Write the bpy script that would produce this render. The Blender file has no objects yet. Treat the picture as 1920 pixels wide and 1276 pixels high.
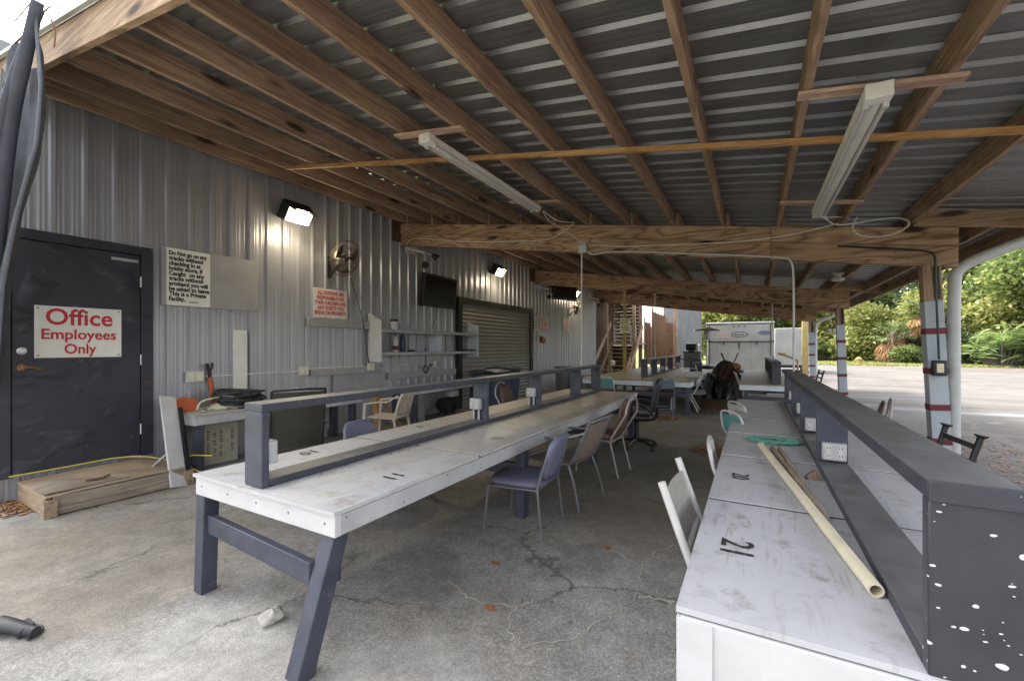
import bpy, bmesh, math, random
from mathutils import Vector, Matrix, Euler
random.seed(7)
R = math.radians
PI = math.pi
scene = bpy.context.scene
COL = scene.collection

# ---------------------------------------------------------------- materials
def new_mat(name):
    m = bpy.data.materials.new(name); m.use_nodes = True
    nt = m.node_tree; nt.nodes.clear()
    out = nt.nodes.new('ShaderNodeOutputMaterial')
    b = nt.nodes.new('ShaderNodeBsdfPrincipled')
    nt.links.new(b.outputs[0], out.inputs[0])
    return m, nt, b

def coords(nt, scale=(1, 1, 1), rnd=False):
    tc = nt.nodes.new('ShaderNodeTexCoord')
    mp = nt.nodes.new('ShaderNodeMapping'); mp.inputs['Scale'].default_value = scale
    nt.links.new(tc.outputs['Object'], mp.inputs['Vector'])
    if rnd:
        oi = nt.nodes.new('ShaderNodeObjectInfo')
        ml = nt.nodes.new('ShaderNodeMath'); ml.operation = 'MULTIPLY'; ml.inputs[1].default_value = 37.0
        nt.links.new(oi.outputs['Random'], ml.inputs[0])
        cx = nt.nodes.new('ShaderNodeCombineXYZ')
        for i in range(3): nt.links.new(ml.outputs[0], cx.inputs[i])
        nt.links.new(cx.outputs[0], mp.inputs['Location'])
    return mp.outputs[0]

def noise(nt, vec, scale, detail=4, rough=.55, dist=0):
    n = nt.nodes.new('ShaderNodeTexNoise')
    n.inputs['Scale'].default_value = scale; n.inputs['Detail'].default_value = detail
    n.inputs['Roughness'].default_value = rough; n.inputs['Distortion'].default_value = dist
    nt.links.new(vec, n.inputs['Vector']); return n.outputs['Fac']

def ramp(nt, fac, stops):
    r = nt.nodes.new('ShaderNodeValToRGB')
    el = r.color_ramp.elements
    while len(el) < len(stops): el.new(.5)
    for e, (p, c) in zip(el, stops):
        e.position = p; e.color = c if len(c) == 4 else (*c, 1)
    nt.links.new(fac, r.inputs[0]); return r.outputs[0]

def mix(nt, fac, a, b, mode='MIX'):
    m = nt.nodes.new('ShaderNodeMix'); m.data_type = 'RGBA'; m.blend_type = mode
    if isinstance(fac, (int, float)): m.inputs[0].default_value = fac
    else: nt.links.new(fac, m.inputs[0])
    for i, x in ((6, a), (7, b)):
        if isinstance(x, tuple): m.inputs[i].default_value = (*x[:3], 1)
        else: nt.links.new(x, m.inputs[i])
    return m.outputs[2]

def bump(nt, b, h, strength=.3, dist=.01):
    n = nt.nodes.new('ShaderNodeBump'); n.inputs['Strength'].default_value = strength
    n.inputs['Distance'].default_value = dist
    nt.links.new(h, n.inputs['Height']); nt.links.new(n.outputs[0], b.inputs['Normal'])

def paint(name, col, rough=.5, metal=0, var=.25, scale=6, wear=None, wear_amt=.62, bmp=.15, spec=.4):
    m, nt, b = new_mat(name); v = coords(nt, rnd=True)
    n = noise(nt, v, scale, 6, .6)
    dk = tuple(c * (1 - var) for c in col); lt = tuple(min(1, c * (1 + var * .6)) for c in col)
    c = ramp(nt, n, [(.3, dk), (.7, lt)])
    if wear:
        n2 = noise(nt, v, scale * 4, 8, .7)
        w = ramp(nt, n2, [(wear_amt, (0, 0, 0)), (wear_amt + .08, (1, 1, 1))])
        c = mix(nt, w, c, wear)
    nt.links.new(c, b.inputs['Base Color'])
    b.inputs['Roughness'].default_value = rough; b.inputs['Metallic'].default_value = metal
    b.inputs['Specular IOR Level'].default_value = spec
    if bmp: bump(nt, b, noise(nt, v, scale * 9, 4), bmp, .004)
    return m

def wood(name, axis, dark, mid, light, rough=.75, wave=0, scale=1.0, knots=True):
    m, nt, b = new_mat(name)
    s = [14 * scale] * 3; s['XYZ'.index(axis)] = 0.9 * scale
    v = coords(nt, tuple(s), True)
    n1 = noise(nt, v, 1.6, 6, .6, 1.2)
    n2 = noise(nt, v, 6, 3, .5)
    if wave:
        s2 = [5.0] * 3; s2['XYZ'.index(axis)] = .8
        v2 = coords(nt, tuple(s2), True)
        w = nt.nodes.new('ShaderNodeTexNoise'); w.inputs['Scale'].default_value = .9; w.inputs['Detail'].default_value = 1.5
        nt.links.new(v2, w.inputs['Vector'])
        mm = nt.nodes.new('ShaderNodeMath'); mm.operation = 'MULTIPLY'; mm.inputs[1].default_value = wave
        nt.links.new(w.outputs['Fac'], mm.inputs[0])
        fr = nt.nodes.new('ShaderNodeMath'); fr.operation = 'PINGPONG'; fr.inputs[1].default_value = 1
        nt.links.new(mm.outputs[0], fr.inputs[0])
        c = ramp(nt, fr.outputs[0], [(.0, dark), (.28, mid), (.8, light)])
        c = mix(nt, .35, c, ramp(nt, n1, [(.3, dark), (.7, light)]))
    else:
        c = ramp(nt, n1, [(.28, dark), (.5, mid), (.72, light)])
    c = mix(nt, .35, c, ramp(nt, n2, [(.3, (.35, .33, .3)), (.7, (1, 1, 1))]), 'MULTIPLY')
    if knots:
        s3 = [5.0] * 3; s3['XYZ'.index(axis)] = 1.4
        v3 = coords(nt, tuple(s3), True)
        vo = nt.nodes.new('ShaderNodeTexVoronoi'); vo.inputs['Scale'].default_value = .9
        nt.links.new(v3, vo.inputs['Vector'])
        k = ramp(nt, vo.outputs['Distance'], [(.10, (1, 1, 1)), (.2, (0, 0, 0))])
        c = mix(nt, k, c, tuple(x * .35 for x in dark))
    # broad weather stains
    st = noise(nt, coords(nt, rnd=True), 1.3, 4, .6)
    c = mix(nt, .5, c, ramp(nt, st, [(.35, (.5, .45, .42)), (.62, (1, 1, 1))]), 'MULTIPLY')
    nt.links.new(c, b.inputs['Base Color']); b.inputs['Roughness'].default_value = rough
    b.inputs['Specular IOR Level'].default_value = .25
    bump(nt, b, n1, .35, .004)
    return m

M = {}
WD, WM, WL = (.175, .112, .074), (.375, .25, .162), (.53, .38, .26)
for a in 'XYZ':
    M['wood' + a] = wood('pine_' + a, a, WD, WM, WL)
M['beam'] = wood('beam_grain', 'X', (.125, .068, .042), (.36, .23, .148), (.50, .345, .225), wave=20)
M['lath'] = wood('lath_wood', 'X', (.24, .12, .05), (.5, .27, .11), (.62, .38, .18))
M['slat'] = wood('slat_wood', 'X', (.3, .2, .15), (.52, .36, .27), (.66, .5, .4))
M['greywood'] = wood('weathered_wood', 'Y', (.15, .12, .09), (.30, .25, .19), (.42, .36, .28))
M['greywoodX'] = wood('weathered_woodX', 'X', (.2, .14, .09), (.36, .27, .18), (.5, .38, .27))
M['darkwood'] = wood('dark_boards', 'X', (.05, .03, .02), (.11, .07, .045), (.17, .11, .07))
M['tanboard'] = wood('tan_boards', 'Y', (.16, .085, .045), (.26, .15, .085), (.34, .21, .13))
M['ply'] = wood('plywood', 'Y', (.34, .25, .16), (.46, .35, .24), (.55, .44, .32), knots=False)

def siding_mat():
    m, nt, b = new_mat('siding_metal'); v = coords(nt, (1, 1, .25))
    n = noise(nt, v, 3, 6, .6)
    c = ramp(nt, n, [(.3, (.355, .355, .385)), (.7, (.41, .41, .435))])
    n2 = noise(nt, coords(nt, (6, 6, .5)), 4, 6, .7)
    c = mix(nt, ramp(nt, n2, [(.62, (0, 0, 0)), (.8, (.25, .25, .25))]), c, (.20, .19, .18))
    nt.links.new(c, b.inputs['Base Color']); b.inputs['Metallic'].default_value = .45
    b.inputs['Roughness'].default_value = .33
    bump(nt, b, noise(nt, coords(nt, (1, 1, .5)), 1.6, 2), .15, .01)
    return m
M['siding'] = siding_mat()

def roof_mat():
    m, nt, b = new_mat('galvanised_roofing'); v = coords(nt, (.8, 1.4, 1.4))
    n = noise(nt, v, 4, 6, .6)
    c = ramp(nt, n, [(.25, (.24, .24, .243)), (.55, (.29, .29, .293)), (.8, (.36, .36, .36))])
    n2 = noise(nt, coords(nt), 40, 4, .7)
    c = mix(nt, ramp(nt, n2, [(.5, (0, 0, 0)), (.72, (.45, .45, .45))]), c, (.36, .36, .355))
    nt.links.new(c, b.inputs['Base Color']); b.inputs['Metallic'].default_value = .8
    nt.links.new(ramp(nt, n, [(.3, (.36,) * 3), (.7, (.52,) * 3)]), b.inputs['Roughness'])
    bump(nt, b, noise(nt, coords(nt, (1, 3, 3)), 6, 4), .2, .006)
    return m
M['roof'] = roof_mat()

def floor_mat():
    m, nt, b = new_mat('worn_asphalt'); v = coords(nt)
    base = ramp(nt, noise(nt, v, .9, 6, .6), [(.3, (.205, .20, .192)), (.5, (.275, .268, .256)), (.72, (.36, .35, .33))])
    br = ramp(nt, noise(nt, v, .45, 6, .65, .6), [(.44, (0, 0, 0)), (.6, (.8, .8, .8))])
    c = mix(nt, br, base, (.25, .222, .185))
    vo = nt.nodes.new('ShaderNodeTexVoronoi'); vo.inputs['Scale'].default_value = 105; nt.links.new(v, vo.inputs['Vector'])
    agg = ramp(nt, vo.outputs['Color'], [(.1, (.45, .44, .43)), (.5, (.95, .95, .95)), (.9, (1.75, 1.72, 1.68))])
    c = mix(nt, .45, c, agg, 'MULTIPLY')
    gr = ramp(nt, noise(nt, v, 38, 6, .75), [(.3, (.62, .61, .6)), (.7, (1.25, 1.25, 1.25))])
    c = mix(nt, .5, c, gr, 'MULTIPLY')
    c = mix(nt, .55, c, ramp(nt, noise(nt, v, 150, 3, .7), [(.32, (.45, .44, .43)), (.5, (1, 1, 1)), (.68, (1.6, 1.58, 1.55))]), 'MULTIPLY')
    wp = ramp(nt, noise(nt, v, 2.1, 8, .75), [(.60, (0, 0, 0)), (.70, (.45, .45, .45))])
    c = mix(nt, wp, c, (.42, .41, .39))
    dk = ramp(nt, noise(nt, v, 1.4, 4, .6, 1), [(.62, (0, 0, 0)), (.75, (.65, .65, .65))])
    c = mix(nt, dk, c, (.11, .106, .106))
    wz = nt.nodes.new('ShaderNodeTexNoise'); wz.inputs['Scale'].default_value = 1.3; wz.inputs['Detail'].default_value = 7; wz.inputs['Roughness'].default_value = .7; nt.links.new(v, wz.inputs['Vector'])
    wv = nt.nodes.new('ShaderNodeVectorMath'); wv.operation = 'MULTIPLY_ADD'; wv.inputs[1].default_value = (1.1, 1.1, 0); nt.links.new(wz.outputs['Color'], wv.inputs[0]); nt.links.new(v, wv.inputs[2])
    for (px, py, r, col, amt) in ((-3.9, 1.35, 1.35, (.205, .172, .13), .7), (-5.0, .6, 1.2, (.21, .185, .15), .6), (-1.95, 2.25, .5, (.11, .108, .108), .6), (-3.0, 3.2, 1.3, (.12, .105, .085), .75),
                                  (-2.35, 1.05, .55, (.46, .44, .40), .55), (-1.3, 1.35, .6, (.42, .41, .39), .45), (-.9, 3.9, .8, (.17, .14, .10), .7), (-2.5, 2.0, .3, (.10, .095, .085), .7), (-1.1, 2.9, .35, (.10, .097, .09), .5), (-.7, 5.6, .9, (.11, .092, .068), .7), (-.6, 1.5, .4, (.12, .12, .125), .5)):
        ds = nt.nodes.new('ShaderNodeVectorMath'); ds.operation = 'DISTANCE'; ds.inputs[1].default_value = (px + 2.125 + .55, py - 5.8 + .55, 0); nt.links.new(wv.outputs[0], ds.inputs[0])
        pm = nt.nodes.new('ShaderNodeMapRange'); pm.interpolation_type = 'SMOOTHSTEP'; pm.inputs[1].default_value = r; pm.inputs[2].default_value = r * .45; pm.inputs[3].default_value = 0; pm.inputs[4].default_value = amt
        nt.links.new(ds.outputs[1], pm.inputs[0])
        gz = nt.nodes.new('ShaderNodeMath'); gz.operation = 'MULTIPLY'; nt.links.new(pm.outputs[0], gz.inputs[0])
        nt.links.new(ramp(nt, noise(nt, v, 17, 8, .75), [(.3, (.35,) * 3), (.6, (1,) * 3)]), gz.inputs[1])
        c = mix(nt, gz.outputs[0], c, col)
    c = mix(nt, .7, c, ramp(nt, noise(nt, v, 5.5, 9, .72), [(.32, (.62, .61, .6)), (.5, (.98, .98, .98)), (.68, (1.3, 1.29, 1.27))]), 'MULTIPLY')
    ck = nt.nodes.new('ShaderNodeTexVoronoi'); ck.feature = 'DISTANCE_TO_EDGE'; ck.inputs['Scale'].default_value = .55
    cw = nt.nodes.new('ShaderNodeVectorMath'); cw.operation = 'MULTIPLY_ADD'; cw.inputs[1].default_value = (.9, .9, 0); nt.links.new(wz.outputs['Color'], cw.inputs[0]); nt.links.new(v, cw.inputs[2])
    nt.links.new(cw.outputs[0], ck.inputs['Vector'])
    cg = nt.nodes.new('ShaderNodeMath'); cg.operation = 'MULTIPLY'
    nt.links.new(ramp(nt, ck.outputs['Distance'], [(.004, (.75,) * 3), (.010, (0, 0, 0))]), cg.inputs[0])
    nt.links.new(ramp(nt, noise(nt, v, .8, 3), [(.42, (0, 0, 0)), (.55, (1,) * 3)]), cg.inputs[1])
    c = mix(nt, cg.outputs[0], c, (.085, .08, .072))
    # the far part of the floor under the roof is soiled brown
    sp = nt.nodes.new('ShaderNodeSeparateXYZ'); nt.links.new(v, sp.inputs[0])
    mr = nt.nodes.new('ShaderNodeMapRange'); mr.inputs[1].default_value = -3.2; mr.inputs[2].default_value = 1.0
    nt.links.new(sp.outputs[1], mr.inputs[0])
    ml = nt.nodes.new('ShaderNodeMath'); ml.operation = 'MULTIPLY'; nt.links.new(mr.outputs[0], ml.inputs[0])
    nt.links.new(ramp(nt, noise(nt, v, 1.1, 5), [(.3, (.3,) * 3), (.6, (.85,) * 3)]), ml.inputs[1])
    c = mix(nt, ml.outputs[0], c, (.15, .13, .10))
    nt.links.new(c, b.inputs['Base Color']); b.inputs['Roughness'].default_value = .85
    b.inputs['Specular IOR Level'].default_value = .3
    h = nt.nodes.new('ShaderNodeMath'); h.operation = 'ADD'
    nt.links.new(vo.outputs['Distance'], h.inputs[0]); nt.links.new(noise(nt, v, 25, 8, .7), h.inputs[1])
    bump(nt, b, h.outputs[0], .35, .005)
    return m
M['floor'] = floor_mat()

def lot_mat():
    m, nt, b = new_mat('pale_concrete'); v = coords(nt)
    c = ramp(nt, noise(nt, v, .35, 8, .65), [(.3, (.075, .065, .058)), (.5, (.12, .109, .10)), (.7, (.155, .145, .136))])
    s = coords(nt, (.28, 1, 1))
    c = mix(nt, ramp(nt, noise(nt, s, .8, 9, .75), [(.50, (0, 0, 0)), (.60, (.85,) * 3)]), c, (.062, .045, .034))
    c = mix(nt, ramp(nt, noise(nt, s, 1.9, 9, .8), [(.55, (0, 0, 0)), (.63, (.7,) * 3)]), c, (.05, .043, .038))
    c = mix(nt, ramp(nt, noise(nt, v, 7, 8, .8), [(.35, (.55,) * 3), (.6, (0, 0, 0))]), c, (.09, .08, .072))
    c = mix(nt, ramp(nt, noise(nt, s, .5, 5, .6, 1), [(.60, (0, 0, 0)), (.63, (.8,) * 3)]), c, (.23, .23, .23))
    vo = nt.nodes.new('ShaderNodeTexVoronoi'); vo.feature = 'DISTANCE_TO_EDGE'; vo.inputs['Scale'].default_value = .16
    dn = nt.nodes.new('ShaderNodeVectorMath'); dn.operation = 'ADD'
    nz = nt.nodes.new('ShaderNodeTexNoise'); nz.inputs['Scale'].default_value = .8; nt.links.new(v, nz.inputs['Vector'])
    nt.links.new(v, dn.inputs[0]); nt.links.new(nz.outputs['Color'], dn.inputs[1]); nt.links.new(dn.outputs[0], vo.inputs['Vector'])
    c = mix(nt, ramp(nt, vo.outputs['Distance'], [(.003, (.8,) * 3), (.008, (0, 0, 0))]), c, (.13, .11, .09))
    nt.links.new(c, b.inputs['Base Color']); b.inputs['Roughness'].default_value = .8
    bump(nt, b, noise(nt, v, 6, 8, .7), .4, .01)
    return m
M['lot'] = lot_mat()

def grass_mat():
    m, nt, b = new_mat('grass_ground'); v = coords(nt)
    c = ramp(nt, noise(nt, v, .5, 8, .7), [(.3, (.06, .075, .02)), (.55, (.13, .16, .035)), (.75, (.2, .18, .07))])
    nt.links.new(c, b.inputs['Base Color']); b.inputs['Roughness'].default_value = .9
    bump(nt, b, noise(nt, v, 20, 6), .8, .05)
    return m
M['grass'] = grass_mat()

def tabletop_mat(name, clean, dirt, y0, y1, amt=.8, crack=True):
    m, nt, b = new_mat(name); v = coords(nt)
    c = ramp(nt, noise(nt, v, 2.2, 6, .6), [(.3, tuple(x * .88 for x in clean)), (.7, clean)])
    tc = nt.nodes.new('ShaderNodeNewGeometry')
    sp = nt.nodes.new('ShaderNodeSeparateXYZ'); nt.links.new(tc.outputs['Position'], sp.inputs[0])
    mr = nt.nodes.new('ShaderNodeMapRange'); mr.inputs[1].default_value = y0; mr.inputs[2].default_value = y1
    nt.links.new(sp.outputs[1], mr.inputs[0])
    ml = nt.nodes.new('ShaderNodeMath'); ml.operation = 'MULTIPLY'; nt.links.new(mr.outputs[0], ml.inputs[0])
    gp = nt.nodes.new('ShaderNodeMapping'); nt.links.new(tc.outputs['Position'], gp.inputs[0])
    nt.links.new(ramp(nt, noise(nt, gp.outputs[0], 1.6, 7, .65), [(.3, (.35,) * 3), (.62, (amt,) * 3)]), ml.inputs[1])
    c = mix(nt, ml.outputs[0], c, dirt)
    # speckled dirt and flaking
    sp2 = ramp(nt, noise(nt, gp.outputs[0], 7, 9, .75), [(.545, (0, 0, 0)), (.66, (.72,) * 3)])
    c = mix(nt, sp2, c, tuple(x * .62 for x in dirt))
    bl = ramp(nt, noise(nt, gp.outputs[0], 3.1, 8, .7, .8), [(.56, (0, 0, 0)), (.72, (.6,) * 3)])
    c = mix(nt, bl, c, tuple(x * .8 for x in dirt))
    if crack:
        gs = nt.nodes.new('ShaderNodeMapping'); gs.inputs['Scale'].default_value = (55, 5, 5); nt.links.new(tc.outputs['Position'], gs.inputs[0])
        g = ramp(nt, noise(nt, gs.outputs[0], 1, 5, .6), [(.565, (0, 0, 0)), (.64, (.8,) * 3)])
        gate = ramp(nt, noise(nt, gp.outputs[0], 1.7, 3), [(.44, (0, 0, 0)), (.58, (1,) * 3)])
        mm = nt.nodes.new('ShaderNodeMath'); mm.operation = 'MULTIPLY'; nt.links.new(g, mm.inputs[0]); nt.links.new(gate, mm.inputs[1])
        c = mix(nt, mm.outputs[0], c, (.30, .29, .28))
    nt.links.new(c, b.inputs['Base Color']); b.inputs['Roughness'].default_value = .5
    b.inputs['Specular IOR Level'].default_value = .35
    bump(nt, b, noise(nt, gp.outputs[0], 30, 5), .2, .003)
    return m
M['top_white'] = tabletop_mat('weathered_white_tabletop', (.475, .47, .475), (.41, .345, .235), 1.6, 4.6, .9)
M['top_white_r'] = tabletop_mat('weathered_lilac_tabletop', (.45, .45, .475), (.33, .315, .28), 2.6, 6.5, .7)
M['top_olive'] = tabletop_mat('dusty_olive_tabletop', (.33, .29, .18), (.27, .23, .12), 9, 14, .8, False)

M['white'] = paint('white_paint', (.50, .495, .50), .5, var=.12, scale=5, wear=(.42, .41, .4), wear_amt=.66)
M['apron_blue'] = paint('pale_blue_white_paint', (.62, .68, .74), .5, var=.1)
M['apron_grey'] = paint('lilac_grey_paint', (.42, .415, .42), .55, var=.2, wear=(.2, .19, .18), wear_amt=.64)
M['navy'] = paint('navy_grey_paint', (.052, .056, .079), .45, var=.3, scale=7, wear=(.14, .14, .155), wear_amt=.62)
def pale_top():
    m, nt, b = new_mat('navy_paint_pale_top'); v = coords(nt, rnd=True)
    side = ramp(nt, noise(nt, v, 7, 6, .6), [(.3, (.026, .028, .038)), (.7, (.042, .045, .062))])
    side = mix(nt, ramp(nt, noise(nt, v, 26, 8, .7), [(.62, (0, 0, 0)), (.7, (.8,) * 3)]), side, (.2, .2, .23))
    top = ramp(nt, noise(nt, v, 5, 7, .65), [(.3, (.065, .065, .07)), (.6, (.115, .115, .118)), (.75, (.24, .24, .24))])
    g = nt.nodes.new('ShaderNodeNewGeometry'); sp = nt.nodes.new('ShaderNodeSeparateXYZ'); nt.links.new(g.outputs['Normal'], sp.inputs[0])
    nt.links.new(mix(nt, ramp(nt, sp.outputs[2], [(.6, (0, 0, 0)), (.9, (1,) * 3)]), side, top), b.inputs['Base Color'])  # upward faces get the paler grey, all other faces the dark navy
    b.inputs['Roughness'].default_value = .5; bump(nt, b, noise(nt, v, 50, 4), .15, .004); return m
M['navytop'] = pale_top()
def splatter():
    m, nt, b = new_mat('splattered_navy'); v = coords(nt)
    c = ramp(nt, noise(nt, v, 8, 5), [(.3, (.018, .019, .026)), (.7, (.032, .034, .046))])
    wz = nt.nodes.new('ShaderNodeTexNoise'); wz.inputs['Scale'].default_value = 60; nt.links.new(v, wz.inputs['Vector'])
    for sc, off, mx, pwr in ((17, 0.0, .26, 2.2), (31, 4.3, .27, 2.0), (43, 9.1, .22, 2.4)):
        sk = nt.nodes.new('ShaderNodeMapping'); sk.inputs['Scale'].default_value = (1, 1.5, 1.9); sk.inputs['Rotation'].default_value = (0, .45, 0); sk.inputs['Location'].default_value = (off, off, off)
        nt.links.new(v, sk.inputs[0])
        ad = nt.nodes.new('ShaderNodeVectorMath'); ad.operation = 'MULTIPLY_ADD'; ad.inputs[1].default_value = (.012, .012, .012)
        nt.links.new(wz.outputs['Color'], ad.inputs[0]); nt.links.new(sk.outputs[0], ad.inputs[2])
        vo = nt.nodes.new('ShaderNodeTexVoronoi'); vo.inputs['Scale'].default_value = sc; nt.links.new(ad.outputs[0], vo.inputs['Vector'])
        sp = nt.nodes.new('ShaderNodeSeparateColor'); nt.links.new(vo.outputs['Color'], sp.inputs[0])
        pw = nt.nodes.new('ShaderNodeMath'); pw.operation = 'POWER'; pw.inputs[1].default_value = pwr; nt.links.new(sp.outputs[0], pw.inputs[0])
        th = nt.nodes.new('ShaderNodeMath'); th.operation = 'MULTIPLY'; th.inputs[1].default_value = mx; nt.links.new(pw.outputs[0], th.inputs[0])
        lt = nt.nodes.new('ShaderNodeMath'); lt.operation = 'LESS_THAN'; nt.links.new(vo.outputs['Distance'], lt.inputs[0]); nt.links.new(th.outputs[0], lt.inputs[1])
        gt = nt.nodes.new('ShaderNodeMath'); gt.operation = 'GREATER_THAN'; gt.inputs[1].default_value = .45; nt.links.new(sp.outputs[1], gt.inputs[0])
        ml = nt.nodes.new('ShaderNodeMath'); ml.operation = 'MULTIPLY'; nt.links.new(lt.outputs[0], ml.inputs[0]); nt.links.new(gt.outputs[0], ml.inputs[1])
        c = mix(nt, ml.outputs[0], c, (.52, .53, .56))
    ed = ramp(nt, noise(nt, v, 34, 8, .75), [(.64, (0, 0, 0)), (.72, (.6,) * 3)])
    c = mix(nt, ed, c, (.10, .105, .12))
    nt.links.new(c, b.inputs['Base Color']); b.inputs['Roughness'].default_value = .36
    bump(nt, b, noise(nt, v, 60, 4), .15, .003)
    return m
M['splat'] = splatter()
M['doorpaint'] = paint('dark_door_paint', (.030, .030, .042), .42, var=.25, scale=3, wear=(.085, .085, .095), wear_amt=.61, bmp=.3)
def dent(m):
    nt = m.node_tree; b = [n for n in nt.nodes if n.type == 'BSDF_PRINCIPLED'][0]
    bump(nt, b, ramp(nt, noise(nt, coords(nt, (1, 1, 1.4)), 2.6, 2, .4, .3), [(.52, (0, 0, 0)), (.75, (1, 1, 1))]), .5, .03)
dent(M['doorpaint'])
M['black'] = paint('black_plastic', (.016, .016, .018), .45, var=.3)
M['blackmetal'] = paint('black_metal', (.028, .027, .027), .4, .3, var=.3, wear=(.12, .09, .07), wear_amt=.7)
M['steel'] = paint('brushed_steel', (.55, .54, .53), .35, .8, var=.15)
M['fanmetal'] = paint('dusty_fan_metal', (.11, .09, .07), .6, .4, var=.4, scale=15)
M['galv'] = paint('galvanised_box', (.42, .42, .42), .5, .35, var=.15, wear=(.4, .38, .36), wear_amt=.66)
M['plastic_white'] = paint('white_plastic', (.50, .49, .475), .45, var=.08, wear=(.5, .47, .42), wear_amt=.7)
M['whitepaint_rust'] = paint('white_enamel_rusty', (.68, .655, .61), .4, var=.1, wear=(.3, .15, .06), wear_amt=.70)
M['resin'] = paint('aged_resin', (.50, .44, .37), .5, var=.15)
M['cream'] = paint('cream_plastic', (.66, .60, .42), .5, var=.1)
M['sign'] = paint('sign_white', (.70, .69, .62), .45, var=.08, wear=(.5, .47, .4), wear_amt=.74)
M['sign_pink'] = paint('sign_pinkish', (.66, .57, .52), .5, var=.08)
M['sign_cream'] = paint('sign_cream', (.66, .64, .48), .5, var=.08)
M['red'] = paint('red_lettering', (.48, .02, .03), .5, var=.1, bmp=0)
M['ink'] = paint('black_lettering', (.012, .012, .014), .5, var=.1, bmp=0)
M['post_white'] = paint('blue_white_post_paint', (.36, .40, .44), .55, var=.12, scale=5, wear=(.22, .22, .22), wear_amt=.68)
M['gutter'] = paint('gutter_white', (.42, .43, .42), .45, var=.1)
M['band'] = paint('maroon_band', (.13, .016, .022), .55, var=.2)
M['greypanel'] = paint('grey_panel', (.32, .31, .30), .6, var=.12)
M['purple'] = paint('lavender_vinyl', (.125, .125, .18), .5, var=.15, scale=8, wear=(.2, .195, .26), wear_amt=.68)
M['brown'] = paint('brown_vinyl', (.10, .056, .042), .5, var=.2)
M['brownmesh'] = paint('taupe_sling', (.19, .145, .12), .8, var=.15, scale=20)
M['olivesling'] = paint('olive_sling', (.042, .037, .028), .8, var=.15, scale=20)
M['greysling'] = paint('grey_sling', (.34, .325, .29), .8, var=.12, scale=20)
M['teal'] = paint('teal_vinyl', (.10, .26, .27), .5, var=.2)
M['folding'] = paint('blue_grey_enamel', (.17, .215, .27), .45, .2, var=.2, wear=(.2, .13, .09), wear_amt=.68)
M['frame_grey'] = paint('grey_frame', (.17, .17, .185), .4, .4, var=.2)
M['frame_tan'] = paint('tan_grey_frame', (.33, .30, .27), .45, .3, var=.2, wear=(.2, .12, .08), wear_amt=.66)
M['orange'] = paint('orange_plastic', (.46, .10, .035), .5, var=.2)
M['yellow'] = paint('yellow_paint', (.33, .245, .09), .5, var=.2)
M['yellowcord'] = paint('yellow_cord', (.62, .50, .08), .6, var=.1)
M['brass'] = paint('worn_bronze', (.34, .19, .11), .4, .7, var=.25)
M['rust'] = paint('rusty_metal', (.20, .11, .06), .7, .4, var=.5, scale=20)
M['pvc'] = paint('yellowed_pvc', (.62, .56, .42), .45, var=.15, scale=8, wear=(.42, .34, .22), wear_amt=.64)
M['rope'] = paint('green_rope', (.11, .30, .23), .9, var=.3, scale=30, bmp=.5)
M['cable'] = paint('white_cable', (.55, .54, .50), .6, var=.15)
M['rubber'] = paint('black_rubber', (.03, .032, .036), .55, var=.3)
M['navybin'] = paint('navy_bin', (.035, .045, .075), .5, var=.15)
M['greybin'] = paint('grey_bin', (.10, .11, .12), .5, var=.2)
M['tarp'] = paint('dark_shade_cloth', (.075, .08, .10), .85, var=.25, scale=9, bmp=.3)
M['blacktarp'] = paint('black_tarp', (.022, .022, .027), .4, var=.4, scale=5)
M['maroon'] = paint('maroon_cloth', (.05, .018, .018), .7, var=.3)
M['cardboard'] = paint('cardboard_sign', (.36, .33, .26), .8, var=.12)
M['rollup'] = paint('tan_steel_curtain', (.26, .248, .225), .5, .25, var=.12, scale=2)
M['bldgwhite'] = paint('white_metal_cladding', (.27, .27, .255), .5, var=.18, scale=1.5)
M['bldggrey'] = paint('grey_metal_cladding', (.20, .205, .21), .5, .2, var=.2, scale=1.2)
M['glassblack'] = paint('tv_screen', (.008, .008, .009), .12, var=.05, bmp=0)
M['oval_blue'] = paint('blue_grey_decal', (.10, .11, .17), .5, var=.1)
M['fadedtext'] = paint('faded_red_decal', (.50, .36, .36), .6, var=.15)
M['stone'] = paint('pale_stone', (.46, .43, .38), .9, var=.3, scale=12, bmp=.6)
M['crack'] = paint('crack_filler', (.44, .41, .34), .9, var=.25, scale=20)
M['leafdry'] = paint('dry_leaves', (.33, .15, .05), .8, var=.5, scale=15)
M['leaforange'] = paint('orange_leaf', (.30, .12, .045), .8, var=.4, scale=15)
M['bark'] = paint('bark', (.17, .145, .125), .9, var=.4, scale=5, bmp=.8)
M['palmtrunk'] = wood('palm_trunk', 'X', (.12, .09, .07), (.28, .21, .16), (.45, .36, .28), knots=False)
M['moss'] = paint('grey_moss', (.40, .40, .36), .9, var=.2)

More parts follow.
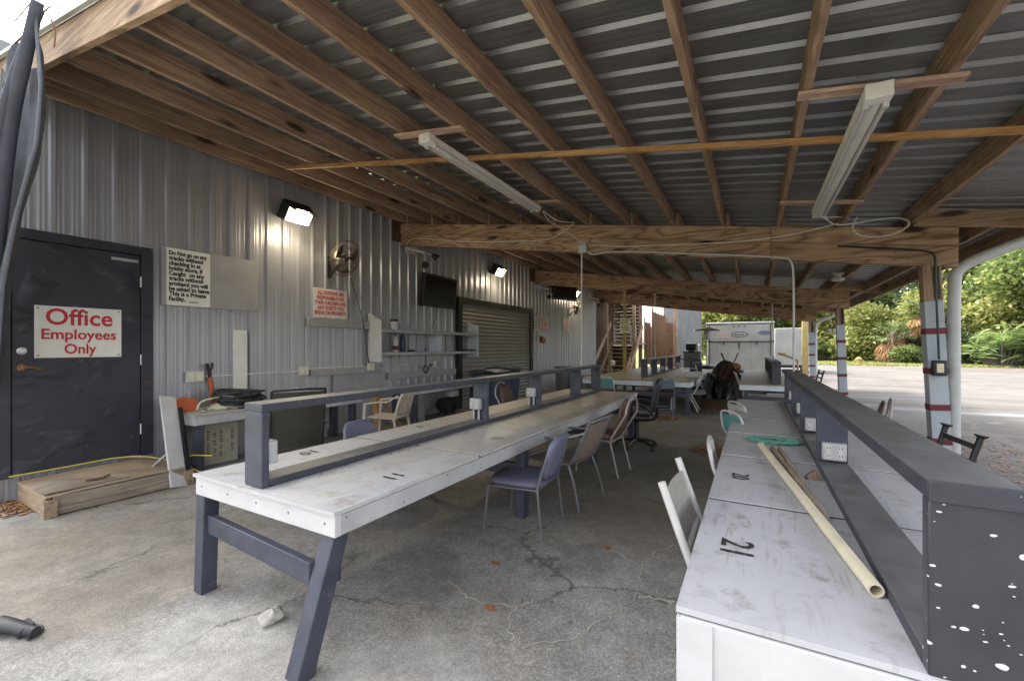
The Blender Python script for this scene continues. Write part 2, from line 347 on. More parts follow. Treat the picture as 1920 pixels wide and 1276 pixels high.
def leaf_mat(name, c0, c1, c2, trans=.35):
    m, nt, b = new_mat(name)
    g = nt.nodes.new('ShaderNodeNewGeometry')
    c = ramp(nt, g.outputs['Random Per Island'], [(.1, c0), (.5, c1), (.95, c2)])
    nt.links.new(c, b.inputs['Base Color']); b.inputs['Roughness'].default_value = .55
    tr = nt.nodes.new('ShaderNodeBsdfTranslucent'); nt.links.new(c, tr.inputs[0])
    ms = nt.nodes.new('ShaderNodeMixShader'); ms.inputs[0].default_value = trans
    out = [n for n in nt.nodes if n.type == 'OUTPUT_MATERIAL'][0]
    nt.links.new(b.outputs[0], ms.inputs[1]); nt.links.new(tr.outputs[0], ms.inputs[2]); nt.links.new(ms.outputs[0], out.inputs[0])
    return m
M['leafA'] = leaf_mat('leaf_mid_green', (.07, .11, .03), (.15, .21, .055), (.28, .31, .10), .5)
M['leafB'] = leaf_mat('leaf_yellow_green', (.15, .18, .045), (.28, .30, .085), (.44, .43, .16), .5)
M['leafC'] = leaf_mat('leaf_dark_green', (.035, .055, .022), (.07, .105, .035), (.14, .18, .06), .4)
M['leafD'] = leaf_mat('leaf_lime', (.10, .155, .045), (.17, .245, .075), (.28, .34, .13), .5)
M['frond'] = leaf_mat('palm_frond', (.08, .11, .035), (.14, .18, .06), (.22, .27, .1))
M['deadfrond'] = leaf_mat('dead_palm_frond', (.26, .13, .06), (.42, .24, .11), (.55, .36, .2))
M['litter'] = leaf_mat('leaf_litter', (.12, .06, .025), (.26, .13, .05), (.42, .22, .09), .1)

def lamp_mat(name, col, strength):
    m, nt, b = new_mat(name)
    b.inputs['Base Color'].default_value = (.9, .85, .7, 1)
    b.inputs['Emission Color'].default_value = (*col, 1); b.inputs['Emission Strength'].default_value = strength
    return m
M['glow'] = lamp_mat('lit_floodlight_lens', (1, .84, .52), 3.2)

# ---------------------------------------------------------------- mesh building
class MB:
    def __init__(s): s.v = []; s.f = []
    def add(s, vs, fs, Mx=None):
        o = len(s.v)
        s.v += [tuple(Mx @ Vector(p)) if Mx else tuple(p) for p in vs]
        s.f += [tuple(i + o for i in f) for f in fs]; return s
    def box(s, x0, x1, y0, y1, z0, z1, Mx=None):
        vs = [(x0, y0, z0), (x1, y0, z0), (x1, y1, z0), (x0, y1, z0), (x0, y0, z1), (x1, y0, z1), (x1, y1, z1), (x0, y1, z1)]
        return s.add(vs, [(0, 3, 2, 1), (4, 5, 6, 7), (0, 1, 5, 4), (1, 2, 6, 5), (2, 3, 7, 6), (3, 0, 4, 7)], Mx)
    def bar(s, p0, p1, w, h, up=(0, 0, 1)):
        p0, p1 = Vector(p0), Vector(p1); t = (p1 - p0).normalized(); up = Vector(up)
        a = t.cross(up)
        if a.length < 1e-4: a = t.cross(Vector((0, 1, 0)))
        a.normalize(); u = a.cross(t)
        vs = [tuple(p + a * (w / 2 * i) + u * (h / 2 * j)) for p in (p0, p1) for i, j in ((-1, -1), (1, -1), (1, 1), (-1, 1))]
        return s.add(vs, [(0, 1, 2, 3), (7, 6, 5, 4), (0, 4, 5, 1), (1, 5, 6, 2), (2, 6, 7, 3), (3, 7, 4, 0)])
    def tube(s, pts, r, n=8, closed=False, smooth=0):
        P = [Vector(p) for p in pts]
        for _ in range(smooth):
            Q = []
            m = len(P)
            for i in range(m if closed else m - 1):
                a, b = P[i], P[(i + 1) % m]; Q += [a * .75 + b * .25, a * .25 + b * .75]
            if not closed: Q = [P[0]] + Q[1:-1] + [P[-1]]
            P = Q
        m = len(P); rr = r if hasattr(r, '__len__') else [r] * m
        if len(rr) != m: rr = [rr[0] + (rr[-1] - rr[0]) * i / (m - 1) for i in range(m)]
        nrm = None; vs = []
        for i in range(m):
            if closed: t = P[(i + 1) % m] - P[i - 1]
            else: t = P[min(i + 1, m - 1)] - P[max(i - 1, 0)]
            t.normalize()
            if nrm is None:
                nrm = t.cross(Vector((0, 0, 1)))
                if nrm.length < 1e-3: nrm = t.cross(Vector((0, 1, 0)))
            nrm = nrm - t * nrm.dot(t)
            if nrm.length < 1e-5: nrm = t.orthogonal()
            nrm.normalize(); bn = t.cross(nrm)
            for k in range(n):
                a = 2 * PI * k / n; vs.append(tuple(P[i] + (nrm * math.cos(a) + bn * math.sin(a)) * rr[i]))
        fs = []
        for i in range(m if closed else m - 1):
            j = (i + 1) % m
            for k in range(n):
                k2 = (k + 1) % n; fs.append((i * n + k, i * n + k2, j * n + k2, j * n + k))
        if not closed: fs += [tuple(range(n - 1, -1, -1)), tuple((m - 1) * n + k for k in range(n))]
        return s.add(vs, fs)
    def cyl(s, p0, p1, r0, r1=None, n=16):
        return s.tube([p0, p1], [r0, r0 if r1 is None else r1], n)
    def lathe(s, prof, n=20, Mx=None):
        vs = [(r * math.cos(2 * PI * k / n), r * math.sin(2 * PI * k / n), z) for r, z in prof for k in range(n)]
        fs = [(i * n + k, i * n + (k + 1) % n, (i + 1) * n + (k + 1) % n, (i + 1) * n + k) for i in range(len(prof) - 1) for k in range(n)]
        fs += [tuple(range(n - 1, -1, -1)), tuple((len(prof) - 1) * n + k for k in range(n))]
        return s.add(vs, fs, Mx)
    def slab(s, fn, nu, nv, off):
        """closed thick sheet: fn(u,v)->point in 0..1, off(u,v)->offset vector"""
        a = [Vector(fn(i / nu, j / nv)) for i in range(nu + 1) for j in range(nv + 1)]
        b = [p + Vector(off(i / nu, j / nv)) for p, (i, j) in zip(a, [(i, j) for i in range(nu + 1) for j in range(nv + 1)])]
        N = len(a); w = nv + 1; fs = []
        for i in range(nu):
            for j in range(nv):
                q = (i * w + j, (i + 1) * w + j, (i + 1) * w + j + 1, i * w + j + 1)
                fs.append(q); fs.append(tuple(N + k for k in reversed(q)))
        for i in range(nu):
            fs.append((i * w, N + i * w, N + (i + 1) * w, (i + 1) * w))
            k = i * w + nv; fs.append((k, k + w, N + k + w, N + k))
        for j in range(nv):
            fs.append((j, j + 1, N + j + 1, N + j))
            k = nu * w + j; fs.append((k, N + k, N + k + 1, k + 1))
        return s.add([tuple(p) for p in a + b], fs)
    def prism(s, poly, to3, d):
        """poly 2D outline; to3(p, t) -> 3D for t in (0, d)"""
        n = len(poly)
        vs = [to3(p, 0) for p in poly] + [to3(p, d) for p in poly]
        fs = [tuple(range(n - 1, -1, -1)), tuple(range(n, 2 * n))] + [(i, (i + 1) % n, n + (i + 1) % n, n + i) for i in range(n)]
        return s.add(vs, fs)

def mesh_of(name, mb, mat, origin=(0, 0, 0), angle=38):
    me = bpy.data.meshes.new(name); o = Vector(origin)
    me.from_pydata([tuple(Vector(p) - o) for p in mb.v], [], mb.f)
    bm = bmesh.new(); bm.from_mesh(me); bmesh.ops.recalc_face_normals(bm, faces=bm.faces); bm.to_mesh(me); bm.free()
    me.materials.append(mat)
    me.polygons.foreach_set('use_smooth', [True] * len(me.polygons))
    me.set_sharp_from_angle(angle=R(angle))
    return me

def tag(o, label=None, cat=None, group=None, kind=None):
    if label: o['label'] = label
    if cat: o['category'] = cat
    if group: o['group'] = group
    if kind: o['kind'] = kind
    return o

def bev(o, w):
    md = o.modifiers.new('edge', 'BEVEL'); md.width = w; md.segments = 2; md.limit_method = 'ANGLE'; md.angle_limit = R(40)

def thing(name, loc, label, cat, rz=0, group=None):
    o = bpy.data.objects.new(name, None); COL.objects.link(o); o.empty_display_size = .1
    o.location = loc; o.rotation_euler = (0, 0, rz)
    return tag(o, label, cat, group)

def part(name, mb, mat, parent, world=False, bevel=0, label=None, angle=38):
    """mesh child; verts are in the parent's space, or in world space when world=True (unrotated parents)"""
    org = world_loc(parent) if world else (0, 0, 0)
    o = bpy.data.objects.new(name, mesh_of(name, mb, mat, org, angle)); COL.objects.link(o); o.parent = parent
    if bevel: bev(o, bevel)
    if label: o['label'] = label
    return o

def world_loc(o):
    v = Vector(o.location)
    while o.parent: o = o.parent; v = v + Vector(o.location)
    return v

def single(name, mb, mat, label, cat, group=None, bevel=0, kind=None, angle=38):
    """a top-level thing that is one mesh, its origin at its base; verts given in world space"""
    xs, ys, zs = zip(*mb.v)
    org = ((min(xs) + max(xs)) / 2, (min(ys) + max(ys)) / 2, min(zs))
    o = bpy.data.objects.new(name, mesh_of(name, mb, mat, org, angle)); COL.objects.link(o); o.location = org
    if bevel: bev(o, bevel)
    return tag(o, label, cat, group, kind)

def copy_tree(o, parent=None):
    c = o.copy(); COL.objects.link(c); c.parent = parent
    for ch in list(o.children): copy_tree(ch, c)
    return c

def put(proto, loc, rz, label, group=None, used=set()):
    o = proto if proto.name not in used else copy_tree(proto)
    used.add(proto.name); used.add(o.name)
    o.location = loc; o.rotation_euler = (0, 0, rz); o['label'] = label
    if group: o['group'] = group
    return o

def lettering(lines, size, mat, parent, loc, rot, name='lettering', align='CENTER', lead=1.0, width=None, bold=0):
    cu = bpy.data.curves.new('txt', 'FONT'); cu.body = lines; cu.size = size; cu.align_x = align; cu.align_y = 'CENTER'
    cu.space_line = lead; cu.extrude = .0008; cu.offset = bold; cu.resolution_u = 3
    tmp = bpy.data.objects.new('txt', cu)
    me = bpy.data.meshes.new_from_object(tmp)
    bpy.data.objects.remove(tmp); me.materials.clear(); me.materials.append(mat)
    if width:
        xs = [v.co.x for v in me.vertices]; k = width / (max(xs) - min(xs)); c = (max(xs) + min(xs)) / 2
        for v in me.vertices: v.co.x = (v.co.x - c) * k
    o = bpy.data.objects.new(name, me); COL.objects.link(o); o.parent = parent
    o.location = Vector(loc) - (world_loc(parent) if parent else Vector()); o.rotation_euler = rot
    return o
WALLROT = (PI / 2, 0, PI / 2)      # reads from +x
# ---------------------------------------------------------------- setting: ground
WX = -6.29                      # face of the metal wall
def zb(x): return 2.83 + (1.85 - x) * .1437      # underside of the purlins / top of the beams
def sheet(name, x0, x1, y0, y1, z, mat, n=1, kind='structure'):
    mb = MB()
    mb.add([(x0, y0, z), (x1, y0, z), (x1, y1, z), (x0, y1, z)], [(0, 1, 2, 3)])
    o = single(name, mb, mat, None, None, kind=kind); return o
sheet('ground', -150, 200, -60, 300, -.008, M['grass'])
sheet('concrete_lot', 2.25, 62, -25, 44, 0, M['lot'])
sheet('concrete_lot', -5, 2.25, 19.6, 44, 0, M['lot'])
sheet('asphalt_floor', -6.5, 2.25, -8, 19.6, 0, M['floor'])

def crack(pts, w):
    mb = MB(); L = []; Rr = []
    P = [Vector((x, y, 0)) for x, y in pts]
    Q = []
    for a, b in zip(P, P[1:]):
        for k in range(7):
            t = k / 7; p = a.lerp(b, t); d = (b - a).normalized(); nrm = Vector((-d.y, d.x, 0))
            Q.append(p + nrm * random.uniform(-.022, .022))
    Q.append(P[-1])
    for i, p in enumerate(Q):
        d = (Q[min(i + 1, len(Q) - 1)] - Q[max(i - 1, 0)]).normalized(); nrm = Vector((-d.y, d.x, 0)); ww = w * random.uniform(.3, 1)
        L.append(p + nrm * ww); Rr.append(p - nrm * ww)
    n = len(Q); z = .004
    mb.add([(p.x, p.y, z) for p in L + Rr], [(i, n + i, n + i + 1, i + 1) for i in range(n - 1)])
    single('floor_crack', mb, M['crack'], None, None, kind='structure')
crack([(-.60, 2.65), (-.40, 2.69)], .022)
crack([(-.61, 2.66), (-.70, 2.35), (-.80, 2.1), (-1.0, 1.9)], .006)
crack([(-.61, 2.66), (-.66, 3.0), (-.62, 3.25), (-.50, 3.5)], .005)
crack([(-.66, 3.0), (-.95, 3.15)], .005)
crack([(-1.71, 2.2), (-1.45, 2.13), (-1.21, 2.2), (-1.1, 2.33)], .006)
crack([(-1.21, 2.2), (-1.15, 2.02), (-1.08, 1.92)], .005)

# ---------------------------------------------------------------- the metal building
def rib_profile(y0, y1, pitch, h, foot, top, minor=.07):
    pr = []; y = y0
    while y < y1 - 1e-6:
        c = y + pitch / 2
        if minor:
            for q in (-.36, -.22):
                pr += [(c + pitch * q - .014, 0), (c + pitch * q - .007, h * minor), (c + pitch * q + .007, h * minor), (c + pitch * q + .014, 0)]
        pr += [(c - foot / 2, 0), (c - top / 2, h), (c + top / 2, h), (c + foot / 2, 0)]
        if minor:
            for q in (.22, .36):
                pr += [(c + pitch * q - .014, 0), (c + pitch * q - .007, h * minor), (c + pitch * q + .007, h * minor), (c + pitch * q + .014, 0)]
        y += pitch
    return [(y0, 0)] + pr + [(y1, 0)]

shop = thing('metal_shop_building', (WX - 3, 10, 0), 'long grey ribbed metal shop building with a dark office door and a tan roll-up door', 'building')
pr = rib_profile(1.2, 19.2, .25, .030, .062, .034)
mb = MB(); n = len(pr)
mb.add([(WX + h, y, z) for z in (0, 1.4, 2.8, 4.24) for y, h in pr], [(r * n + i, r * n + i + 1, (r + 1) * n + i + 1, (r + 1) * n + i) for r in range(3) for i in range(n - 1)])
mb.box(WX - 6, WX - .02, 1.2, 19.2, 0, 4.3)
part('wall', mb, M['siding'], shop, True, angle=20)
mb = MB(); mb.box(WX - 6.1, WX + .05, 1.1, 19.3, 4.302, 4.42)
part('roof', mb, M['bldggrey'], shop, True)
mb = MB(); mb.box(WX - .02, WX + .055, 1.14, 1.198, 0, 4.24)
part('corner_trim', mb, M['siding'], shop, True)
mb = MB(); mb.box(WX + .034, WX + .05, 1.25, 19.2, 4.10, 4.2)
part('eave_trim', mb, M['siding'], shop, True)
# office door
mb = MB()
mb.box(WX - .01, WX + .085, 1.16, 1.275, .24, 2.66); mb.box(WX - .01, WX + .085, 2.285, 2.40, .24, 2.66); mb.box(WX - .01, WX + .086, 1.276, 2.284, 2.56, 2.66)
fr = part('door_frame', mb, M['doorpaint'], shop, True, .004)
mb = MB(); mb.box(WX + .02, WX + .072, 1.283, 2.277, .26, 2.552)
dr = part('office_door', mb, M['doorpaint'], shop, True, .003)
mb = MB(); mb.lathe([(.036, 0), (.036, .012), (.022, .014), (.022, .03), (.018, .034)], 20, Matrix.Translation((WX + .072, 1.345, 1.46)) @ Matrix.Rotation(PI / 2, 4, 'Y'))
part('deadbolt', mb, M['steel'], dr, True)
mb = MB(); mb.lathe([(.036, 0), (.034, .012), (.02, .02), (.016, .05)], 20, Matrix.Translation((WX + .072, 1.345, 1.30)) @ Matrix.Rotation(PI / 2, 4, 'Y'))
mb.tube([(WX + .115, 1.345, 1.30), (WX + .12, 1.40, 1.302), (WX + .118, 1.45, 1.285), (WX + .116, 1.475, 1.28)], [.014, .008], 8, smooth=1)
part('lever_handle', mb, M['brass'], dr, True)
for z in (.55, 1.35, 2.25):
    mb = MB(); mb.cyl((WX + .082, 2.281, z - .06), (WX + .082, 2.281, z + .06), .009)
    part('hinge', mb, M['steel'], dr, True)
mb = MB(); mb.box(WX + .0725, WX + .0745, 2.02, 2.26, 2.47, 2.5)
part('sticker', mb, M['galv'], dr, True)
mb = MB()
mb.tube([(WX + .088, 2.33, 1.08), (WX + .11, 2.34, 1.09), (WX + .11, 2.37, 1.085), (WX + .088, 2.375, 1.07)], .006, 6, smooth=1)
part('hasp_ring', mb, M['brass'], fr, True)
# roll-up door: corrugated curtain inside a dark frame
mb = MB(); zs = [i * .02 for i in range(int(2.6 / .02) + 1)]
yy0, yy1 = 8.62, 12.34
mb.add([(WX + .045 + .016 * math.sin(2 * PI * z / .1), y, z) for z in zs for y in (yy0, yy1)], [(2 * i, 2 * i + 1, 2 * i + 3, 2 * i + 2) for i in range(len(zs) - 1)])
ru = part('roll_up_door', mb, M['rollup'], shop, True, angle=60)
mb = MB(); mb.box(WX - .01, WX + .10, 8.46, 8.62, 0, 2.72); mb.box(WX - .01, WX + .10, 12.34, 12.5, 0, 2.72); mb.box(WX - .01, WX + .101, 8.621, 12.339, 2.58, 2.72)
part('roll_up_frame', mb, M['blackmetal'], shop, True, .004)
# dark openings where the beams pocket into the wall
for yy in (6.6, 12.75):
    mb = MB(); mb.box(WX + .02, WX + .05, yy - .28, yy + .14, 3.62, 4.08)
    part('beam_pocket', mb, M['darkwood'], shop, True)

# ---------------------------------------------------------------- canopy
roof = thing('lean_to_roof', (-1.8, 10, 2.6), 'ribbed galvanised lean-to roof on brown timber purlins over the tables', 'roof')
pr = rib_profile(1.19, 19.6, .24, .028, .088, .040, .05)
mb = MB(); n = len(pr)
XS = (WX - .1, -3.2, -.2, 2.68)
mb.add([(x, y, zb(x) + .192 + h) for x in XS for y, h in pr], [(r * n + i, r * n + i + 1, (r + 1) * n + i + 1, (r + 1) * n + i) for r in range(3) for i in range(n - 1)])
part('metal_roofing', mb, M['roof'], roof, True, angle=20)
PX = [2.2, 1.56, .93, .29, -.36, -1.0, -1.64, -2.28, -2.89, -3.53, -4.17, -4.82, -5.46, -6.1]
BY = (6.62, 12.78, 18.95)
for x in PX:
    for k, (ya, yb_) in enumerate(((1.26, 6.72), (6.52, 12.86), (12.7, 19.1))):
        xx = x + (.0, .052, 0)[k] * 1
        if x == 2.2 and k == 0: continue
        mb = MB(); dz = random.uniform(-.006, .006); th = .044
        vs = []
        for y in (ya, yb_):
            for px, pz in ((xx - th / 2, 0), (xx + th / 2, 0), (xx + th / 2, .187), (xx - th / 2, .187)):
                vs.append((px, y, zb(px) + pz + .002))
        mb.add(vs, [(0, 1, 2, 3), (7, 6, 5, 4), (0, 4, 5, 1), (1, 5, 6, 2), (2, 6, 7, 3), (3, 7, 4, 0)])
        part('purlin', mb, M['woodY'], roof, True, .004)
mb = MB()
for x in PX[1:]:
    for k in range(24):
        y = 1.35 + k * .48; z = zb(x) + .15
        mb.cyl((x - .0225, y, z), (x - .0255, y, z), .006, n=6)
part('nail_heads', mb, M['rust'], roof, True)
# front header and eave fascia
mb = MB(); mb.bar((WX, 1.22, zb(WX) + .07), (2.6, 1.22, zb(2.6) + .07), .045, .235)
part('front_header', mb, M['woodX'], roof, True, .003)
mb = MB(); mb.bar((WX, 1.17, zb(WX) + .20), (2.68, 1.17, zb(2.68) + .20), .03, .03)
part('drip_edge', mb, M['gutter'], roof, True)
mb = MB(); mb.box(2.57, 2.615, 1.25, 19.5, 2.70, 2.89)
part('fascia_board', mb, M['woodY'], roof, True, .003)
mb = MB(); pts = [(0, .12), (.005, .02), (.02, 0), (.07, 0), (.09, .03), (.10, .12), (.094, .12), (.084, .034), (.066, .006), (.022, .006), (.011, .022), (.006, .12)]
mb.prism(pts, lambda p, t: (2.618 + p[0], t, 2.74 + p[1]), 1)
mb.v = [(x, 1.1 if y == 0 else 19.5, z) for x, y, z in mb.v]
part('gutter', mb, M['gutter'], roof, True)
for yy in BY:
    mb = MB(); mb.bar((1.6, yy - .12, zb(1.6) + .09), (2.57, yy - .12, zb(2.57) + .09), .044, .185)
    part('outrigger', mb, M['woodX'], roof, True, .003)
# long thin batten nailed across the purlins
mb = MB(); mb.bar((-5.36, 3.5, zb(-5.36) - .022), (2.2, 3.98, zb(2.2) - .022), .04, .042)
part('batten', mb, M['lath'], roof, True, .003)
# bright nailer strip and dark gaps along the far end
mb = MB(); mb.bar((WX, 19.12, zb(WX) + .09), (2.57, 19.12, zb(2.57) + .09), .04, .19)
part('end_header', mb, M['woodX'], roof, True, .003)

BL = ['long grainy timber beam of stacked boards, nearest the camera, white cable looped along it',
      'grainy timber beam of stacked boards behind the nearest beam, over the middle of the tables',
      'farthest timber beam, above the white trailer at the open end of the roof']
for k, yy in enumerate(BY):
    bmo = thing('timber_beam', (1.9, yy, 2.4), BL[k], 'beam', group='timber beams across the canopy')
    cuts = [(-6.32, -3.2), (-3.195, .2), (.205, 1.98)] if k != 1 else [(-6.32, -3.7), (-3.695, -.6), (-.595, 1.98)]
    for (xa, xb) in cuts:
        for (o0, o1, yo) in ((0, .20, 0), (.203, .43, .012)):
            mb = MB(); vs = []
            for y in (yy - .07 + yo, yy + .07 - yo):
                for x, o in ((xa, o1), (xb, o1), (xb, o0), (xa, o0)): vs.append((x, y, zb(x) - o))
            mb.add(vs, [(0, 1, 2, 3), (7, 6, 5, 4), (0, 4, 5, 1), (1, 5, 6, 2), (2, 6, 7, 3), (3, 7, 4, 0)])
            part('beam_board', mb, M['beam'], bmo, True, .003)
    mb = MB()
    for x in (-3.2, .2, 1.5) if k != 1 else (-3.7, -.6, 1.5):
        for dx in (-.06, .06):
            for o in (.07, .15, .28, .37):
                mb.cyl((x + dx, yy - .083, zb(x) - o), (x + dx, yy - .05, zb(x) - o), .007, n=6)
    part('nail_heads', mb, M['rust'], bmo, True)

PL = ['white painted post with maroon bands nearest the camera, carrying an outlet box and conduit',
      'middle white post with maroon bands, clear of any downspout',
      'farthest white post with dark bands, beside the yellow post']
for k, (yy, bands) in enumerate(zip(BY, ((1.68, 1.23, .82, .44), (1.63, 1.23, .83, .40), (1.60, 1.21, .82, .42)))):
    w = .079; x = 1.865 + .012 * k
    po = thing('timber_post', (x, yy + .02, 0), PL[k], 'post', group='banded posts along the open side')
    ztop = zb(x) - .425; po.rotation_euler.y = -R((2.5, 1.8, 1.4)[k])
    mb = MB(); mb.box(-w, w, -w, w, 2.02, ztop); mb.box(-w + .006, w - .006, -.06 - .02, .05, ztop, ztop + .03)
    part('bare_top', mb, M['woodZ'], po, bevel=.004)
    mb = MB(); mb.box(-w - .002, w + .002, -w - .002, w + .002, 0, 2.019)
    part('painted_shaft', mb, M['post_white'], po, bevel=.004)
    for z in bands:
        mb = MB(); mb.box(-w - .006, w + .006, -w - .006, w + .006, z - .034, z + .034)
        part('painted_band', mb, M['band'], po)
    mb = MB(); mb.box(w - .07, w - .02, -w - .008, -w - .0015, 2.04, ztop + .0); 
    for i in range(7): mb.cyl((w - .045, -w - .014, 2.08 + i * .045), (w - .045, -w - .004, 2.08 + i * .045), .008, n=6)
    part('metal_strap', mb, M['blackmetal'], po)

# downspouts
for k, yy in ((0, BY[0]), (2, BY[2])):
    mb = MB(); x = 1.968
    for (a, b) in (((x, yy + .02, .02), (x, yy + .02, 2.32)),): pass
    path = [(x, yy + .03, .02), (x, yy + .03, 1.2), (x, yy + .03, 2.26), (x + .03, yy + .03, 2.36), (x + .16, yy + .03, 2.46), (2.66, yy + .03, 2.68), (2.668, yy + .03, 2.76)]
    mb.tube(path, .057, 12, smooth=2)
    o = single('downspout', mb, M['gutter'], ['white round downspout bending up from the nearest banded post to the gutter', '', 'white downspout beside the farthest banded post'][k], 'downspout', 'white downspouts')

# ---------------------------------------------------------------- fixtures under the roof
def strip_light(x, y0, y1, label):
    z = zb(x) - .075
    t = thing('fluorescent_light', (x, (y0 + y1) / 2, z), label, 'light fixture', group='strip lights under the purlins')
    sl = .1437
    L = (y1 - y0) / 2
    mb = MB(); mb.prism([(-.06, .05), (-.052, 0), (-.02, -.028), (.02, -.028), (.052, 0), (.06, .05)], lambda p, q: (p[0], -L + q * 2 * L, p[1] - p[0] * sl), 1)
    part('housing', mb, M['whitepaint_rust'], t, bevel=.003)
    for sx in (-.047, .047):
        mb = MB(); mb.cyl((sx, -L + .1, -.024 - sx * sl), (sx, L - .06, -.024 - sx * sl), .013, n=10)
        part('tube_channel', mb, M['plastic_white'], t)
        for yy in (-L + .1, L - .08):
            mb = MB(); mb.box(sx - .015, sx + .015, yy - .018, yy + .018, -.05 - sx * sl, -.005 - sx * sl)
            part('lamp_socket', mb, M['plastic_white'], t, bevel=.004)
    mb = MB(); mb.box(-.064, .064, -L - .004, -L + .085, -.034, .052)
    part('end_cap', mb, M['whitepaint_rust'], t, bevel=.005)
    return t
strip_light(-2.62, 3.05, 5.42, 'dusty white strip light on the left, above the white-topped table')
strip_light(.62, 3.12, 5.75, 'rust-ended white strip light on the right, above the splattered shelf')
for x0, x1, y, lab in ((-2.98, -2.2, 3.08, 'short timber slat holding the near end of the left strip light'), (-2.95, -2.2, 5.25, 'short timber slat holding the far end of the left strip light'),
                  (.24, 1.0, 3.2, 'pale timber slat holding the rusty near end of the right strip light'), (.25, .96, 5.47, 'thin timber slat holding the far end of the right strip light')):
    mb = MB(); mb.bar((x0, y, zb(x0) - .012), (x1, y, zb(x1) - .012), .085, .022)
    single('mounting_slat', mb, M['slat'], lab, 'timber slat', 'slats holding the strip lights', bevel=.002)
# white cables
BF = BY[0] - .085
def bz(x, o): return zb(x) - o
mb = MB()
mb.tube([(-2.52, 5.42, 3.37), (-2.46, 5.7, 3.30), (-2.40, 6.0, 3.34), (-2.36, 6.25, 3.42), (-2.55, 6.42, 3.38), (-2.9, BF, 3.26), (-3.4, BF, 3.30), (-4.6, BF, 3.42), (-5.6, BF, 3.62), (-5.95, BF, 3.66), (-6.1, BF + .02, 3.55)], .008, 6, smooth=2)
mb.tube([(-2.54, 5.42, 3.37), (-2.62, 5.8, 3.34), (-2.60, 6.2, 3.35), (-2.52, BF, 3.28), (-2.40, BF, 3.18), (-2.28, BF, 3.10)], .008, 6, smooth=2)
single('cable', mb, M['cable'], 'white cable looping from the left strip light to the nearest beam', 'cable')
mb = MB()
mb.tube([(-2.2, BF, 3.10), (-1.8, BF, 3.02), (-1.2, BF, 2.98), (-.5, BF, 2.92), (.2, BF, 2.90), (.8, BF, 2.98), (1.02, BF - .05, 3.02), (.9, 6.2, 3.0), (.7, 5.95, 2.95), (.58, 5.75, 2.93)], .008, 6, smooth=2)
mb.tube([(.66, 5.75, 2.93), (.8, 6.1, 2.88), (1.05, 6.3, 2.93), (1.4, 6.36, 2.97), (1.56, 6.36, 2.88), (1.4, 6.36, 2.76), (1.12, 6.36, 2.76), (1.0, 6.36, 2.88), (1.05, 6.3, 3.0)], .008, 6, smooth=2)
single('cable', mb, M['cable'], 'white cable drooping along the nearest beam to the right strip light', 'cable')
mb = MB(); mb.box(-2.42, -2.28, BF - .05, BF + .012, 2.98, 3.12)
jb = single('junction_box', mb, M['galv'], 'small grey junction box on the face of the nearest beam', 'junction box', bevel=.006)
mb = MB(); mb.tube([(-2.35, 6.46, 2.98), (-2.35, 6.45, 2.2), (-2.35, 6.44, 1.205)], .012, 8)
single('conduit', mb, M['plastic_white'], 'thin white pole dropping from the nearest beam to the left shelf', 'conduit', 'white conduit drops')
mb = MB(); mb.tube([(-2.28, BF - .02, 3.0), (-2.2, BF - .02, 2.93), (-1.9, BF - .02, bz(-1.9, .40)), (-.8, BF - .02, bz(-.8, .40)), (.32, BF - .02, bz(.32, .40)), (.43, BF - .02, bz(.43, .43)), (.45, BF - .02, 2.4), (.45, BF - .02, 1.19)], .012, 8, smooth=2)
single('conduit', mb, M['plastic_white'], 'thin white conduit along the nearest beam that bends down to the right shelf', 'conduit', 'white conduit drops')
mb = MB(); mb.tube([(.9, BF - .012, bz(.9, .24)), (1.5, BF - .012, bz(1.5, .26)), (1.74, BF - .012, bz(1.74, .27)), (1.78, BF - .02, 2.5), (1.775, BF - .03, 2.3), (1.805, BF - .03, 1.36)], .011, 8, smooth=2)
single('conduit', mb, M['blackmetal'], 'dark conduit bending off the nearest beam down the nearest banded post', 'conduit')
ob = thing('outlet_box', (1.81, BF - .02, 1.18), 'black weatherproof outlet box with pale socket on the nearest banded post', 'outlet box')
mb = MB(); mb.box(-.06, .06, -.03, .04, 0, .17); part('box_body', mb, M['black'], ob, bevel=.012)
mb = MB(); mb.box(-.03, .03, -.036, -.0305, .035, .135); part('socket_plate', mb, M['cream'], ob, bevel=.002)
# round lamp far under the roof
lt = thing('ceiling_lamp', (1.42, 10.3, 2.86), 'small white round lamp under the roof beside the right-hand purlins', 'lamp')
mb = MB(); mb.lathe([(.05, 0), (.1, .01), (.11, .05), (.06, .07), (.06, .13)], 18, Matrix.Translation((0, 0, -.1))); part('lamp_globe', mb, M['plastic_white'], lt)
mb = MB(); mb.box(-.09, .09, -.05, .05, .03, .06); part('lamp_base', mb, M['galv'], lt)

# hanging shade cloth at the near left corner
HX, HY = -4.55, 1.1
mb = MB()
def lerp_path(P, k):
    for (k0, p0), (k1, p1) in zip(P, P[1:]):
        if k <= k1: return p0 + (p1 - p0) * (k - k0) / (k1 - k0)
    return P[-1][1]
RE = [(0, -4.42), (.2, -4.27), (.35, -4.35), (.52, -4.85), (.7, -5.25), (1, -5.62)]     # right edge of the cloth as it falls
LE = [(0, -5.6), (.3, -5.9), (1, -6.15)]
def fn(u, v):
    xl, xr = lerp_path(LE, v), lerp_path(RE, v); q = u
    x = xl + (xr - xl) * u
    z = 3.88 - 2.7 * v - (.30 * abs(math.sin(u * PI * 2)) * (1 - v) ** 3)
    y = HY - .03 + .055 * math.sin(u * 11 + v * 2.2) * (.35 + .65 * v) + .03 * math.sin(u * 23 + 1)
    return (x, y, z)
mb.slab(fn, 60, 30, lambda u, v: (0, .006, 0))
